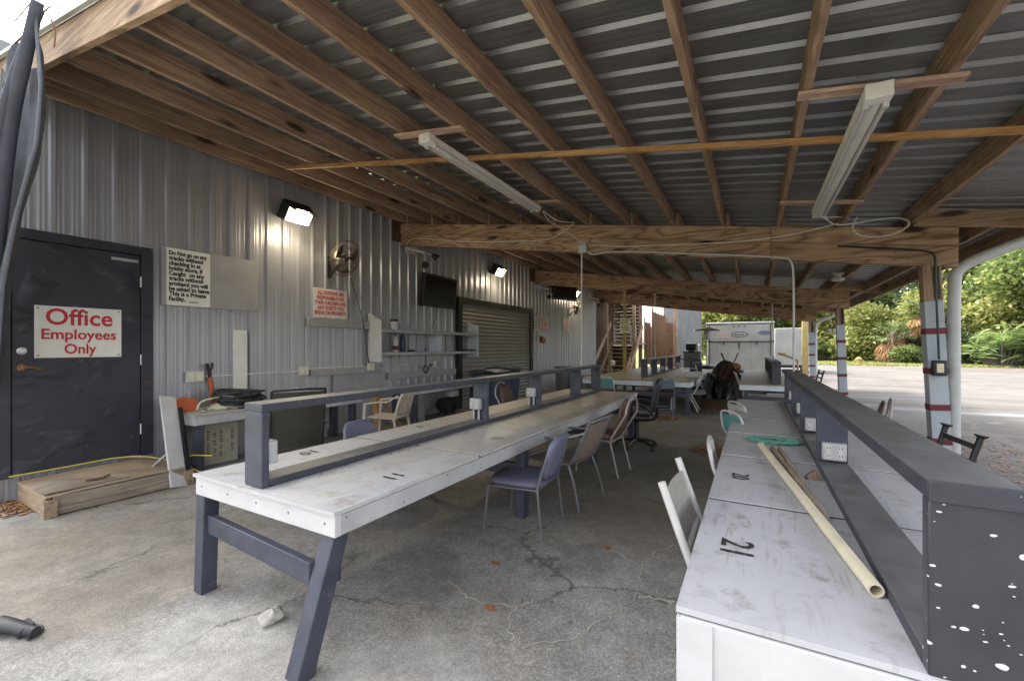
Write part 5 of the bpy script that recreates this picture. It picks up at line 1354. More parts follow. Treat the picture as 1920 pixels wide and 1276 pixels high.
def roundbin(loc, mat, label, r=.3, h=.8, lid=False):
    t = thing('round_bin', loc, label, 'bin', group='round bins')
    mb = MB(); mb.lathe([(r * .8, 0), (r, h - .05), (r * 1.07, h - .05), (r * 1.07, h), (r * .94, h), (r * .76, .03)], 24); part('bin_body', mb, mat, t)
    for s in (-1, 1):
        mb = MB(); mb.tube([(s * r, -.06, h - .12), (s * (r + .05), -.06, h - .14), (s * (r + .05), .06, h - .14), (s * r, .06, h - .12)], .012, 6); part('handle', mb, mat, t)
roundbin((-5.05, 12.4, 0), M['greybin'], 'dark grey round bin by the far wall below the notices', .31, .9)
roundbin((-4.6, 13.0, 0), M['greypanel'], 'small pale round bin beside the dark grey round bin', .2, .62)
t = thing('tool_cabinet', (-2.05, 18.1, 0), 'tall dark grey cabinet with a motor on top, by the grey wall', 'cabinet')
mb = MB(); mb.box(-.3, .3, -.25, .25, 0, 1.28); part('cabinet_body', mb, M['greybin'], t, bevel=.015)
mb = MB(); mb.box(-.32, .32, -.27, .27, 1.281, 1.32); part('cabinet_top', mb, M['black'], t, bevel=.006)
mb = MB(); mb.lathe([(.05, -.2), (.14, -.18), (.14, .16), (.06, .2)], 18, Matrix.Translation((-.05, 0, 1.50)) @ Matrix.Rotation(PI / 2, 4, 'Y')); mb.box(-.15, .05, -.1, .1, 1.32, 1.4); part('motor', mb, M['blackmetal'], t)
mb = MB(); mb.tube([(.1, -.1, 1.33), (.2, -.15, 1.5), (.25, 0, 1.62), (.1, .05, 1.6)], .025, 8, smooth=2); mb.lathe([(.02, 0), (.05, .02), (.05, .08), (.02, .1)], 12, Matrix.Translation((.2, -.15, 1.33))); part('pump_pipe', mb, M['steel'], t)
t = thing('traffic_cone', (-2.62, 17.95, 0), 'faded orange traffic cone beside the dark grey cabinet', 'cone')
mb = MB(); mb.lathe([(.17, .03), (.05, 1.05), (.035, 1.08)], 20); part('cone_body', mb, M['orange'], t)
mb = MB(); mb.box(-.22, .22, -.22, .22, 0, .032); part('cone_base', mb, M['black'], t, bevel=.01)
t = thing('patio_heater', (-1.42, 16.7, 0), 'patio heater with a dished hood and black cylinder base, left of the trailer', 'patio heater')
mb = MB(); mb.lathe([(.26, 0), (.27, .02), (.27, .82), (.2, .86)], 24); part('base_cylinder', mb, M['black'], t)
mb = MB(); mb.cyl((0, 0, .86), (0, 0, 1.75), .03); part('pole_shaft', mb, M['steel'], t)
mb = MB(); mb.lathe([(.05, 1.75), (.10, 1.78), (.11, 2.0), (.06, 2.08)], 18); part('burner', mb, M['galv'], t)
mb = MB(); mb.lathe([(.46, 2.06), (.44, 2.085), (.2, 2.16), (.03, 2.2)], 28); part('hood', mb, M['steel'], t)
# heap of covered things with an upturned chair
t = thing('covered_heap', (-.72, 14.2, 0), 'heap under a black tarp with a maroon cloth, between the far tables', 'heap')
def lump(cx, cy, rx, ry, z0, h, seed):
    rnd = random.Random(seed); ph = [rnd.uniform(0, 6) for _ in range(8)]
    mb = MB(); n, k = 48, 20; vs = []
    for i in range(k + 1):
        q = i / k
        for j in range(n):
            a = 2 * PI * j / n
            w = 1 + .14 * math.sin(3 * a + ph[0] + q * 4) + .09 * math.sin(7 * a + ph[1] - q * 5) + .05 * math.sin(15 * a + ph[2] + q * 9)
            r = max(.001, (1 - q ** 2.4) ** .5) * w
            vs.append((cx + rx * r * math.cos(a), cy + ry * r * math.sin(a), z0 + h * q * (1 + .10 * math.sin(2 * a + ph[3]) * q) + .03 * math.sin(9 * a + ph[4]) * (1 - q)))
    return mb.add([(x, y, max(z, .0)) for x, y, z in vs], [(i * n + j, i * n + (j + 1) % n, (i + 1) * n + (j + 1) % n, (i + 1) * n + j) for i in range(k) for j in range(n)])
part('black_cover', lump(0, 0, .40, .5, 0, 1.02, 1), M['blacktarp'], t, angle=70)
part('grey_bag', lump(-.45, -.15, .28, .32, 0, .68, 2), M['greybin'], t, angle=70)
part('maroon_cloth', lump(.12, -.14, .24, .38, .55, .50, 3), M['maroon'], t, angle=70)
t = thing('orange_ball', (-.42, 13.9, .80), 'rusty orange ball at the right end of the maroon cloth on the heap', 'ball')
mb = MB(); mb.lathe([(.12 * math.sin(PI * k / 12) + .001, .12 - .12 * math.cos(PI * k / 12)) for k in range(13)], 20); part('ball_skin', mb, M['leafdry'], t)
t = thing('upturned_stool', (-.62, 14.35, .98), 'upturned stool with two thin dark legs sticking up from the heap', 'stool')
mb = MB(); mb.lathe([(.16, .0), (.18, .02), (.18, .06), (.15, .08)], 18, Matrix.Translation((0, 0, -.06))); part('seat', mb, M['black'], t)
for x, y in ((-.14, -.1), (.16, -.1), (-.14, .12), (.16, .12)):
    mb = MB(); mb.tube([(x * .6, y * .6, 0), (x * 1.5, y * 1.3, .34)], .016); part('leg', mb, M['blackmetal'], t)

# ---------------------------------------------------------------- beyond the roof
t = thing('enclosed_trailer', (-.55, 24.6, 0), 'white enclosed trailer with its ramp door and oval decals towards the tables', 'trailer')
x0, x1, ya, z0, z1 = -1.36, 1.36, -2.6, .42, 2.62
mb = MB(); mb.box(x0, x1, ya + .06, 2.6, z0, z1 - .1); part('body', mb, M['bldgwhite'], t, bevel=.03)
mb = MB(); mb.box(x0 - .02, x1 + .02, ya + .0, 2.62, z1 - .099, z1); part('roof', mb, M['bldgwhite'], t, bevel=.03)
mb = MB(); mb.box(x0 + .1, x1 - .1, ya - .0, ya + .055, z0 + .05, z1 - .13); rd = part('ramp_door', mb, M['bldgwhite'], t, bevel=.01)
mb = MB(); mb.box(x0 + .06, x1 - .06, ya - .03, ya - .001, 1.72, 1.755)
for x in (-.62, .0, .70): mb.box(x - .02, x + .02, ya - .035, ya - .001, 1.60 if x else 1.44, 1.72)
for x in (x0 + .14, x1 - .14): mb.cyl((x, ya - .03, z0), (x, ya - .03, z1 - .1), .016, n=8)
for x in (x0 + .06, x1 - .06): mb.box(x - .05, x + .05, ya - .05, ya - .001, 1.70, 1.80)
part('door_hardware', mb, M['blackmetal'], rd)
for x in (-.22, 0, .22):
    mb = MB(); mb.cyl((x, ya - .01, 2.43), (x, ya + .0, 2.43), .035, n=12); part('marker_lamp', mb, M['band'], rd)
mb = MB(); 
def oval(cx, cz, rx, rz, y): return [(cx + rx * math.cos(2 * PI * k / 36), y, cz + rz * math.sin(2 * PI * k / 36)) for k in range(36)]
o1 = oval(.02, 2.06, .33, .13, ya - .004); o2 = oval(.02, 2.06, .29, .105, ya - .0045)
mb.add(o1 + o2, [(k, (k + 1) % 36, 36 + (k + 1) % 36, 36 + k) for k in range(36)])
for k in range(5): mb.box(-.16 + k * .075, -.11 + k * .075, ya - .005, ya - .004, 2.02 + .01 * (k % 2), 2.09 - .012 * (k % 3))
part('oval_decal', mb, M['ink'], rd)
mb = MB(); mb.add(oval(.98, 2.12, .24, .095, ya - .004), [tuple(range(36))]); part('oval_decal', mb, M['oval_blue'], rd)
mb = MB()
for r in range(4):
    for k in range(5): mb.box(-.95 + k * .11, -.86 + k * .11, ya - .005, ya - .004, 2.2 - r * .09, 2.235 - r * .09)
part('faded_lettering', mb, M['fadedtext'], rd)
mb = MB(); mb.box(-.95, -.65, ya - .008, ya - .001, .62, .78); part('number_plate', mb, M['galv'], rd, bevel=.004)
mb = MB()
for x in (-.9, -.45, .45, .9): mb.box(x - .004, x + .004, ya - .003, ya - .0005, z0 + .08, 1.70)
for x in (-1.15, 1.15):
    for z in (.7, 1.0, 1.3): mb.cyl((x, ya - .008, z), (x, ya, z), .012, n=8)
part('seams_and_rivets', mb, M['greybin'], rd)
for x in (-1.3, 1.3):
    mb = MB(); mb.box(x - .05, x + .05, ya + .02, ya + .055, .85, 1.1); part('tail_lamp', mb, M['band'], t, bevel=.006)
mb = MB(); mb.box(x0 - .05, x1 + .05, ya + .1, ya + .25, .30, .42); part('bumper', mb, M['blackmetal'], t)
for s in (-1, 1):
    for yy in (-.2, .65):
        mb = MB(); mb.lathe([(.1, -.1), (.33, -.1), (.33, .1), (.1, .1)], 24, Matrix.Translation((s * 1.28, yy, .34)) @ Matrix.Rotation(PI / 2, 4, 'Y')); part('wheel', mb, M['rubber'], t)
mb = MB(); mb.box(-.3, .35, -.8, -.2, z1, z1 + .1); part('roof_vent', mb, M['black'], t, bevel=.03)
mb = MB(); mb.box(-.72, -.55, -1.6, -1.4, z1, z1 + .14); part('roof_light', mb, M['black'], t)
t = thing('box_trailer', (2.6, 31.5, 0), 'plain cream-white box trailer behind and right of the decal trailer', 'trailer')
mb = MB(); mb.box(-1.5, .25, -2.2, 2.2, .45, 2.58); part('body', mb, M['bldgwhite'], t, bevel=.04)
mb = MB(); mb.box(-1.4, .15, -2.1, 2.1, .3, .449); part('chassis', mb, M['blackmetal'], t)
for s in (-1.3, .05):
    mb = MB(); mb.lathe([(.1, -.1), (.33, -.1), (.33, .1), (.1, .1)], 24, Matrix.Translation((s, .4, .34)) @ Matrix.Rotation(PI / 2, 4, 'Y')); part('wheel', mb, M['rubber'], t)
for z in (1.75, 1.0):
    mb = MB(); mb.box(.05, .2, -2.24, -2.2, z, z + .07); part('hinge', mb, M['blackmetal'], t)
t = thing('yellow_post', (2.14, 24.5, 0), 'yellow square post standing outside the open end of the roof', 'post')
mb = MB(); mb.box(-.12, .12, -.12, .12, 0, 2.95); part('shaft', mb, M['yellow'], t, bevel=.01)
mb = MB(); mb.box(-.18, .18, -.18, .18, 0, .03); part('base_plate', mb, M['yellow'], t)
mb = MB(); mb.box(-.3, .14, -.06, .06, 2.95, 3.1); part('top_arm', mb, M['yellow'], t)
mb = MB(); mb.tube([(.85, 18.8, 1.23), (1.0, 18.7, 1.21), (1.38, 18.5, 1.02), (1.40, 18.5, .96), (1.40, 18.5, 0)], .035, 8, smooth=1); mb.cyl((.8, 18.8, 1.25), (1.05, 18.75, 1.25), .04)
single('handrail', mb, M['yellow'], 'bent yellow pipe handrail before the cream-white trailer', 'handrail')

# second building, deck, stair and board fence past the wall
t = thing('metal_wall', (-4.4, 33, 0), 'tall grey ribbed metal wall beyond the stairs, behind the dark cabinet', 'wall')
pr = rib_profile(27.3, 41.7, .3, .03, .07, .04, .02); n = len(pr)
mb = MB(); mb.add([(-4.0 + h, y, z) for z in (0, 5.5) for y, h in pr], [(i, i + 1, n + i + 1, n + i) for i in range(n - 1)])
mb.box(-4.75, -4.02, 27.3, 41.7, 0, 5.5); part('cladding', mb, M['bldggrey'], t, True, angle=20)
mb = MB(); mb.box(-4.85, -3.9, 27.2, 41.8, 5.5, 5.6); part('coping', mb, M['bldgwhite'], t, True)
t = thing('timber_stair', (-5.85, 21, 0), 'open timber staircase with handrails climbing to a deck past the wall end', 'staircase')
for k in range(8):
    z = .2 + k * .2; y = 20.2 + k * .26
    mb = MB(); mb.box(-6.42, -5.28, y, y + .28, z - .035, z); part('tread', mb, M['greywoodX'], t, True, .004)
for x in (-6.45, -5.25):
    mb = MB(); mb.bar((x, 20.1, .05), (x, 22.3, 1.62), .045, .28, (0, 0, 1)); part('stringer', mb, M['woodY'], t, True, .004)
mb = MB(); mb.box(-6.44, -5.3, 22.35, 22.4, 0, 1.55); part('riser_board', mb, M['darkwood'], t, True)
mb = MB(); mb.box(-6.8, -5.05, 22.3, 24.5, 1.62, 1.68); part('deck', mb, M['greywoodX'], t, True)
for a, b in (((-6.5, 19.6, .75), (-6.48, 22.2, 2.75)), ((-5.0, 20.0, .2), (-4.9, 22.4, 2.55))):
    mb = MB(); mb.bar(a, b, .05, .22); part('handrail', mb, M['woodY'], t, True, .004)
mb = MB(); mb.bar((-6.4, 22.35, 2.62), (-5.2, 22.35, 2.5), .05, .05)
mb.bar((-6.35, 22.4, 1.7), (-6.35, 22.4, 2.62), .06, .06); mb.bar((-5.25, 22.4, 1.7), (-5.25, 22.4, 2.5), .06, .06); mb.bar((-5.8, 22.4, 1.7), (-5.8, 22.4, 2.55), .05, .05); mb.bar((-5.5, 22.4, 1.7), (-5.5, 22.4, 2.55), .05, .05)
part('deck_railing', mb, M['galv'], t, True)
mb = MB(); mb.lathe([(.1, 0), (.12, .05), (.12, .2), (.06, .24)], 14, Matrix.Translation((-6.0, 20.86, .6))); single('pot', mb, M['cream'], 'small pale pot sitting on a stair tread', 'pot')
t = thing('deck_shelter', (-5.9, 24.4, 0), 'dark board-walled shelter over the timber deck', 'shelter')
mb = MB()
for k in range(15): mb.box(-8, -5.42, 24.55, 24.59, 1.7 + k * .2, 1.893 + k * .2)
part('board_wall', mb, M['darkwood'], t, True)
mb = MB()
for k in range(12): mb.box(-7.02, -6.98, 19.35 + k * .42, 19.35 + k * .42 + .412, 0, 4.6)
part('side_wall', mb, M['darkwood'], t, True)
mb = MB(); mb.box(-7.9, -5.3, 20.2, 24.5, 4.2, 4.28); part('roof', mb, M['darkwood'], t, True)
for x in (-5.12, -6.5):
    mb = MB(); mb.box(x - .08, x + .08, 21.4, 21.56, 0, 4.2); part('shelter_post', mb, M['woodZ'], t, True, .005)
mb = MB(); mb.box(-7.2, -5.1, 21.40, 21.55, 3.75, 4.1); part('header', mb, M['woodX'], t, True)
t = thing('ceiling_fan', (-5.75, 21.9, 3.45), 'dark ceiling fan with drooping blades over the stair deck', 'fan')
mb = MB(); mb.cyl((0, 0, .05), (0, 0, .75), .02); mb.lathe([(.05, -.08), (.11, -.03), (.11, .06), (.05, .1)], 16); part('hub', mb, M['blackmetal'], t)
for k in range(5):
    a = 2 * PI * k / 5 + .2
    mb = MB(); mb.slab(lambda u, v, a=a: ((.12 + .45 * u) * math.cos(a) - (v - .5) * .14 * math.sin(a), (.12 + .45 * u) * math.sin(a) + (v - .5) * .14 * math.cos(a), -.12 * u * u + .02 * v), 5, 2, lambda u, v: (0, 0, .008)); part('blade', mb, M['greywood'], t)
for k, (xa, xb, zt, lab) in enumerate(((-5.24, -4.88, 2.85, 'lower brown board screen left of the tall brown screen, past the stair'), (-4.84, -4.12, 3.42, 'tall brown board screen with a sloping top beyond the far left table'), (-4.08, -3.72, 2.8, 'low brown board screen right of the tall brown screen'))):
    t = thing('board_screen', ((xa + xb) / 2, 24.3, 0), lab, 'screen', group='brown board screens')
    mb = MB(); nb = int((xb - xa) / .14)
    for i in range(nb):
        a = xa + (xb - xa) * i / nb; mb.box(a + .003, a + (xb - xa) / nb - .003, 24.28, 24.31, .55, zt - .3 * (i / nb) * (1 if k == 1 else .2))
    part('boards', mb, M['tanboard'], t, True)
    for x in (xa, xb - .05):
        mb = MB(); mb.box(x, x + .07, 24.311, 24.38, 0, zt + .25 - (.5 if x > xa else 0)); part('screen_post', mb, M['woodZ'], t, True)
    mb = MB(); mb.box(xa, xb, 24.311, 24.35, zt - .5, zt - .4); part('rail', mb, M['woodX'], t, True)
for x, lab in ((-5.36, 'rough brown timber post between the stair and the board screens'), (-3.56, 'brown timber post at the right end of the board screens')):
    mb = MB(); mb.box(x - .09, x + .09, 23.9, 24.06, 0, 4.2); single('timber_upright', mb, M['woodZ'], lab, 'post', 'posts by the board screens', bevel=.006)

# pale shed trailer, yellow bucket among the greenery
t = thing('shed_trailer', (9.3, 63, 0), 'white trailer body among the bushes across the lot', 'trailer')
mb = MB(); mb.box(-2.0, 2.0, -1.2, 1.2, .75, 3.6); part('body', mb, M['bldgwhite'], t, bevel=.3)
mb = MB(); mb.box(-1.9, 1.9, -1.1, 1.1, .5, .745); part('chassis', mb, M['black'], t)
for x in (-.5, .5):
    mb = MB(); mb.lathe([(.1, -.12), (.4, -.12), (.4, .12), (.1, .12)], 20, Matrix.Translation((x, -1.1, .4)) @ Matrix.Rotation(PI / 2, 4, 'X')); part('wheel', mb, M['rubber'], t)
t = thing('yellow_hydrant', (7.7, 45.5, 0), 'squat yellow hydrant in the grass across the lot', 'hydrant')
mb = MB(); mb.lathe([(.26, 0), (.26, .05), (.2, .07), (.2, .42), (.24, .45), (.22, .56), (.06, .66)], 16); part('hydrant_body', mb, M['yellow'], t)
for s in (-1, 1):
    mb = MB(); mb.cyl((s * .18, 0, .36), (s * .3, 0, .36), .08, n=12); part('nozzle', mb, M['yellow'], t)

# ---------------------------------------------------------------- vegetation
def leaf_cloud(n, blobs, size, seed, droop=.3):
    rnd = random.Random(seed); mb = MB(); V = []; Fc = []
    tot = sum(b[3] * b[4] * b[5] for b in blobs)
    for bx, by, bz_, rx, ry, rz in blobs:
        m = int(n * rx * ry * rz / tot)
        for _ in range(m):
            while True:
                p = Vector((rnd.uniform(-1, 1), rnd.uniform(-1, 1), rnd.uniform(-1, 1)))
                if .25 < p.length < 1: break
            p = p.normalized() * (p.length ** .5) * (1 + .25 * rnd.uniform(-1, 1))
            c = Vector((bx + p.x * rx, by + p.y * ry, bz_ + p.z * rz))
            s = size * rnd.uniform(.5, 1.3)
            a = Vector((rnd.gauss(0, 1), rnd.gauss(0, 1), rnd.gauss(0, .6) - droop)).normalized() * s
            b = a.cross(Vector((rnd.gauss(0, 1), rnd.gauss(0, 1), rnd.gauss(0, 1)))).normalized() * s * .5
            o = len(V); V += [tuple(c - a), tuple(c + b), tuple(c + a), tuple(c - b)]; Fc.append((o, o + 1, o + 2, o + 3))
    mb.v = V; mb.f = Fc; return mb
def raw_part(name, mb, mat, parent=None):
    me = bpy.data.meshes.new(name); me.from_pydata(mb.v, [], mb.f); me.materials.append(mat)
    o = bpy.data.objects.new(name, me); COL.objects.link(o); o.parent = parent; return o
def make_tree(h, r, n, size, seed, mat, trunk_r, low=.25, moss=0):
    rnd = random.Random(seed); t = thing('broadleaf_tree', (0, 0, 0), '-', 'tree')
    blobs = []
    for k in range(15):
        q = rnd.random(); z = h * (low + (1 - low) * q); rr = r * (1 - .55 * abs(q - .35)) * rnd.uniform(.3, .8)
        a = rnd.uniform(0, 2 * PI); d = (r - rr) * rnd.uniform(.2, 1.1); blobs.append((d * math.cos(a), d * math.sin(a), z, rr, rr, rr * rnd.uniform(.5, .85)))
    raw_part('crown', leaf_cloud(n, blobs, size, seed), mat, t)
    mb = MB(); top = Vector((rnd.uniform(-.5, .5), rnd.uniform(-.5, .5), h * .7))
    mb.tube([(0, 0, -.1), (.05, 0, h * .12), (top.x * .4, top.y * .4, h * .35), top], [trunk_r * 1.25, trunk_r * .25], 10, smooth=1)
    for b in blobs[:8]:
        st = Vector((top.x * .3, top.y * .3, min(b[2] * .65, h * .5)))
        mb.tube([st, st.lerp(Vector(b[:3]), .5) + Vector((0, 0, .4)), b[:3]], [trunk_r * .4, trunk_r * .1], 7, smooth=1)
    part('trunk', mb, M['bark'], t)
    if moss:
        m2 = leaf_cloud(moss, [(b[0], b[1], b[2] - b[5] * 1.0, b[3] * .3, b[4] * .3, b[5] * .7) for b in blobs[:5]], size * .9, seed + 9, 3.0)
        raw_part('hanging_moss', m2, M['moss'], t)
    return t
def make_bush(name, r, h, n, size, seed, mat):
    rnd = random.Random(seed); t = thing(name, (0, 0, 0), '-', 'bush')
    blobs = [(rnd.uniform(-r, r) * .7, rnd.uniform(-r, r) * .5, h * rnd.uniform(.2, .75), r * rnd.uniform(.3, .6), r * rnd.uniform(.3, .5), h * rnd.uniform(.22, .4)) for _ in range(8)]
    raw_part('foliage', leaf_cloud(n, blobs, size, seed), mat, t)
    mb = MB()
    for b in blobs: mb.tube([(b[0] * .3, b[1] * .3, 0), (b[0] * .7, b[1] * .7, b[2] * .5), b[:3]], [.06, .02], 6)
    part('stems', mb, M['bark'], t); return t
def make_palm(h, seed, skirt=26, green=26):
    rnd = random.Random(seed); t = thing('palm_tree', (0, 0, 0), '-', 'palm tree')
    mb = MB(); mb.tube([(0, 0, -.1), (.1, .05, h * .3), (.05, 0, h * .7), (0, 0, h)], [.34, .26], 12, smooth=2)
    for k in range(90):
        a = rnd.uniform(0, 6.28); z = rnd.uniform(.2, h); c, s = math.cos(a), math.sin(a); mb.bar((.26 * c, .26 * s, z), (.40 * c, .40 * s, z + .26), .12, .03)
    part('trunk', mb, M['palmtrunk'], t)
    def fan(mb_v, mb_f, d, L, sag):
        base = Vector((0, 0, h)); d = Vector(d).normalized(); hub = base + d * L * .55 + Vector((0, 0, -sag * .25))
        side = d.cross(Vector((0, 0, 1))).normalized(); o = len(mb_v)
        w = side * .03; mb_v += [tuple(base - w), tuple(base + w), tuple(hub + w * .5), tuple(hub - w * .5)]; mb_f.append((o, o + 1, o + 2, o + 3))
        for q in range(15):
            a = R(-105 + 15 * q); dd = (d * math.cos(a) + side * math.sin(a)); tip = hub + dd * L * .55 * rnd.uniform(.8, 1.1) + Vector((0, 0, -sag * rnd.uniform(.3, .8)))
            mid = hub.lerp(tip, .55) + Vector((0, 0, .08)); wd = dd.cross(Vector((0, 0, 1))).normalized() * .055; o = len(mb_v)
            mb_v += [tuple(hub), tuple(mid - wd), tuple(tip), tuple(mid + wd)]; mb_f.append((o, o + 1, o + 2, o + 3))
    for nm, cnt, mat, lo, hi in (('fronds', green, M['frond'], -.2, 1.3), ('dead_fronds', skirt, M['deadfrond'], -2.2, -.5)):
        m2 = MB()
        for k in range(cnt):
            a = rnd.uniform(0, 2 * PI); fan(m2.v, m2.f, (math.cos(a), math.sin(a), rnd.uniform(lo, hi)), rnd.uniform(1.5, 2.2), .5 if lo > -1 else .9)
        raw_part(nm, m2, mat, t)
    return t
tA = make_tree(11, 4.6, 9000, .26, 11, M['leafA'], .35, .18, 500)
tB = make_tree(10, 4.4, 9000, .26, 12, M['leafB'], .3, .14)
tC = make_tree(12, 5.0, 9000, .28, 13, M['leafC'], .4, .12)
GT = 'trees across the lot'
spots = [  # proto, x, y, scale, rz, label
 (tB, 15.2, 56, 1.0, .3, 'yellow-green tree behind the leaning palm'), (tA, 21.5, 53, 1.15, 1.0, 'tall mid-green tree with hanging moss at the right of the photo'),
 (tC, 27, 57, 1.3, 2, 'dark tall tree behind the mossy tree'), (tB, 23.5, 48.5, .75, 2.5, 'small yellow-green tree in front of the mossy tree at the right edge'),
 (tA, 11, 68, 1.1, 3, 'mid-green tree behind the white trailer across the lot'), (tC, 17.5, 63, 1.35, 4, 'dark tree rising behind the yellow-green tree'),
 (tB, 5.5, 64, 1.1, 5, 'yellow-green tree seen left of the middle banded post'), (tB, 17.8, 50.5, .8, 4.4, 'leafy yellow-green tree just right of the nearest post'),
 (tA, 0.5, 60, 1.0, 1.7, 'mid-green tree above the cream-white trailer'), (tB, 10.4, 56.5, .8, 2.9, 'light yellow-green tree over the short dead-fronded palm'),
 (tB, -4.5, 58, 1.1, .8, 'pale yellow-green tree over the decal trailer'), (tC, -3.6, 72, 1.1, 2.2, 'dark tree behind the far grey metal wall'),
 (tA, 31, 50, 1.1, .2, 'mid-green tree beyond the right edge of the photo'), (tB, 34, 40, 1.0, 1.2, 'yellow-green tree far right of the lot'), (tA, -24, 54, 1.0, .4, 'mid-green tree past the far grey metal wall'),
 (tC, 8, 74, 1.3, 1.1, 'dark tree far behind the white trailer across the lot')]
for p, x, y, s, rz, lab in spots:
    o = put(p, (x, y, 0), rz, lab, GT); o.scale = (s, s, s)
# the big mossy trunk at the right edge
t = thing('broadleaf_tree', (19.3, 47.5, 0), 'thick grey tree trunk draped with moss at the right edge of the lot', 'tree', group=GT)
mb = MB(); mb.tube([(0, 0, -.1), (.05, 0, 1.2), (.1, 0, 3.2), (.3, .1, 7)], [.85, .4], 12, smooth=2); part('trunk', mb, M['bark'], t)
raw_part('crown', leaf_cloud(6000, [(0, 0, 7.5, 3, 3, 2), (1.6, -1, 6, 2, 2, 1.2), (-1.4, .5, 6.4, 1.6, 2, 1)], .24, 31), M['leafA'], t)
raw_part('hanging_moss', leaf_cloud(500, [(0, -.9, 3.6, .5, .2, 1.2), (.7, -.9, 3.2, .3, .2, 1.1), (1.5, -.6, 4.6, .3, .3, 1)], .26, 33, 4.0), M['moss'], t)
pA = make_palm(4.7, 21); pB = make_palm(2.6, 22, 34, 16)
for p, x, y, rz, lab in ((pA, 13.5, 51.5, 0, 'palm with a patterned trunk and a skirt of dead fronds, left of the nearest post'), (pB, 10.9, 50.5, 1, 'short palm smothered in orange-brown dead fronds'),
                         (pB, 12.2, 53, 2.4, 'low palm with dead fronds behind the taller palm'), (pA, 24.5, 46.5, 3, 'palm beyond the right edge of the lot')):
    put(p, (x, y, 0), rz, lab, 'palms across the lot')
def make_palmetto(seed, n, mat):
    rnd = random.Random(seed); t = thing('palmetto', (0, 0, 0), '-', 'palmetto'); m2 = MB(); stems = MB()
    for k in range(n):
        a = rnd.uniform(0, 2 * PI); rr = 1.7 * rnd.random() ** .6; bx, by = rr * math.cos(a), rr * .7 * math.sin(a); hh = rnd.uniform(.7, 2.6) * (1.1 - rr * .25)
        d = Vector((rnd.gauss(0, .7) + .3 * bx, rnd.gauss(0, .7) + .3 * by, rnd.uniform(-.1, .8))).normalized(); hub = Vector((bx, by, hh)); L = rnd.uniform(.55, .95)
        stems.tube([(bx * .5, by * .5, 0), (bx * .8, by * .8, hh * .6), tuple(hub)], [.025, .012], 4)
        side = d.cross(Vector((0, 0, 1))); side = side.normalized() if side.length > .05 else Vector((1, 0, 0)); upv = side.cross(d)
        for q in range(13):
            an = R(-110 + 220 * q / 12); dd = d * math.cos(an) + side * math.sin(an); tip = hub + dd * L * rnd.uniform(.8, 1.1) - Vector((0, 0, .22 * L * rnd.random()))
            mid = hub.lerp(tip, .5) + upv * .03; wd = dd.cross(upv).normalized() * .05; o = len(m2.v)
            m2.v += [tuple(hub), tuple(mid - wd), tuple(tip), tuple(mid + wd)]; m2.f.append((o, o + 1, o + 2, o + 3))
    raw_part('fronds', m2, mat, t); part('stems', stems, M['bark'], t); return t
bA = make_palmetto(41, 95, M['leafD']); bB = make_bush('leafy_bush', 2.0, 2.2, 3600, .17, 42, M['leafA']); bC = make_bush('leafy_bush', 2.3, 2.8, 3600, .18, 43, M['leafC'])
for p, x, y, s, rz, lab in ((bA, 18.4, 45.6, 1.0, 0, 'bright lime palmetto in front of the mossy trunk'), (bA, 16.3, 46.2, 1.25, 1, 'tall lime palmetto right of the nearest post'), (bC, 16.2, 49.5, 1.1, 2, 'dark bush behind the tall palmetto'),
     (bB, 12.0, 48.5, .8, 2.4, 'mid-green bush under the dead palm fronds'), (bA, 11.6, 50, .65, 3, 'small lime palmetto beside the short palm'), (bB, 9.3, 58, 1.0, 4, 'mid-green bush in front of the white trailer'),
     (bC, 13.8, 54.5, 1.2, 5, 'dark bush behind the palms'), (bC, 20.8, 46.2, .75, .5, 'dark bush at the foot of the mossy trunk'), (bB, 23.5, 44.5, 1.0, 2, 'mid-green bush past the right edge of the photo'), (bA, 6.5, 58, .8, 1, 'lime palmetto left of the white trailer'),
     (bC, 3, 58, 1.3, 3, 'dark bush behind the cream-white trailer'), (bC, 27, 43, 1.2, 3, 'dark bush far right of the lot')):
    o = put(p, (x, y, 0), rz, lab, 'bushes along the edge of the lot'); o.scale = (s, s, s)
# far wood closing the view
rnd = random.Random(77)
blobs = [(x + rnd.uniform(-2, 2), 84 + rnd.uniform(-4, 8), rnd.uniform(2, 9), rnd.uniform(3, 5), 2, rnd.uniform(2, 4)) for x in range(-45, 75, 3) if not -27 < x < -8]
o = raw_part('far_wood', leaf_cloud(20000, blobs, .5, 5), M['leafC']); tag(o, 'dense green wood far behind the trees across the lot', 'wood', kind='stuff')

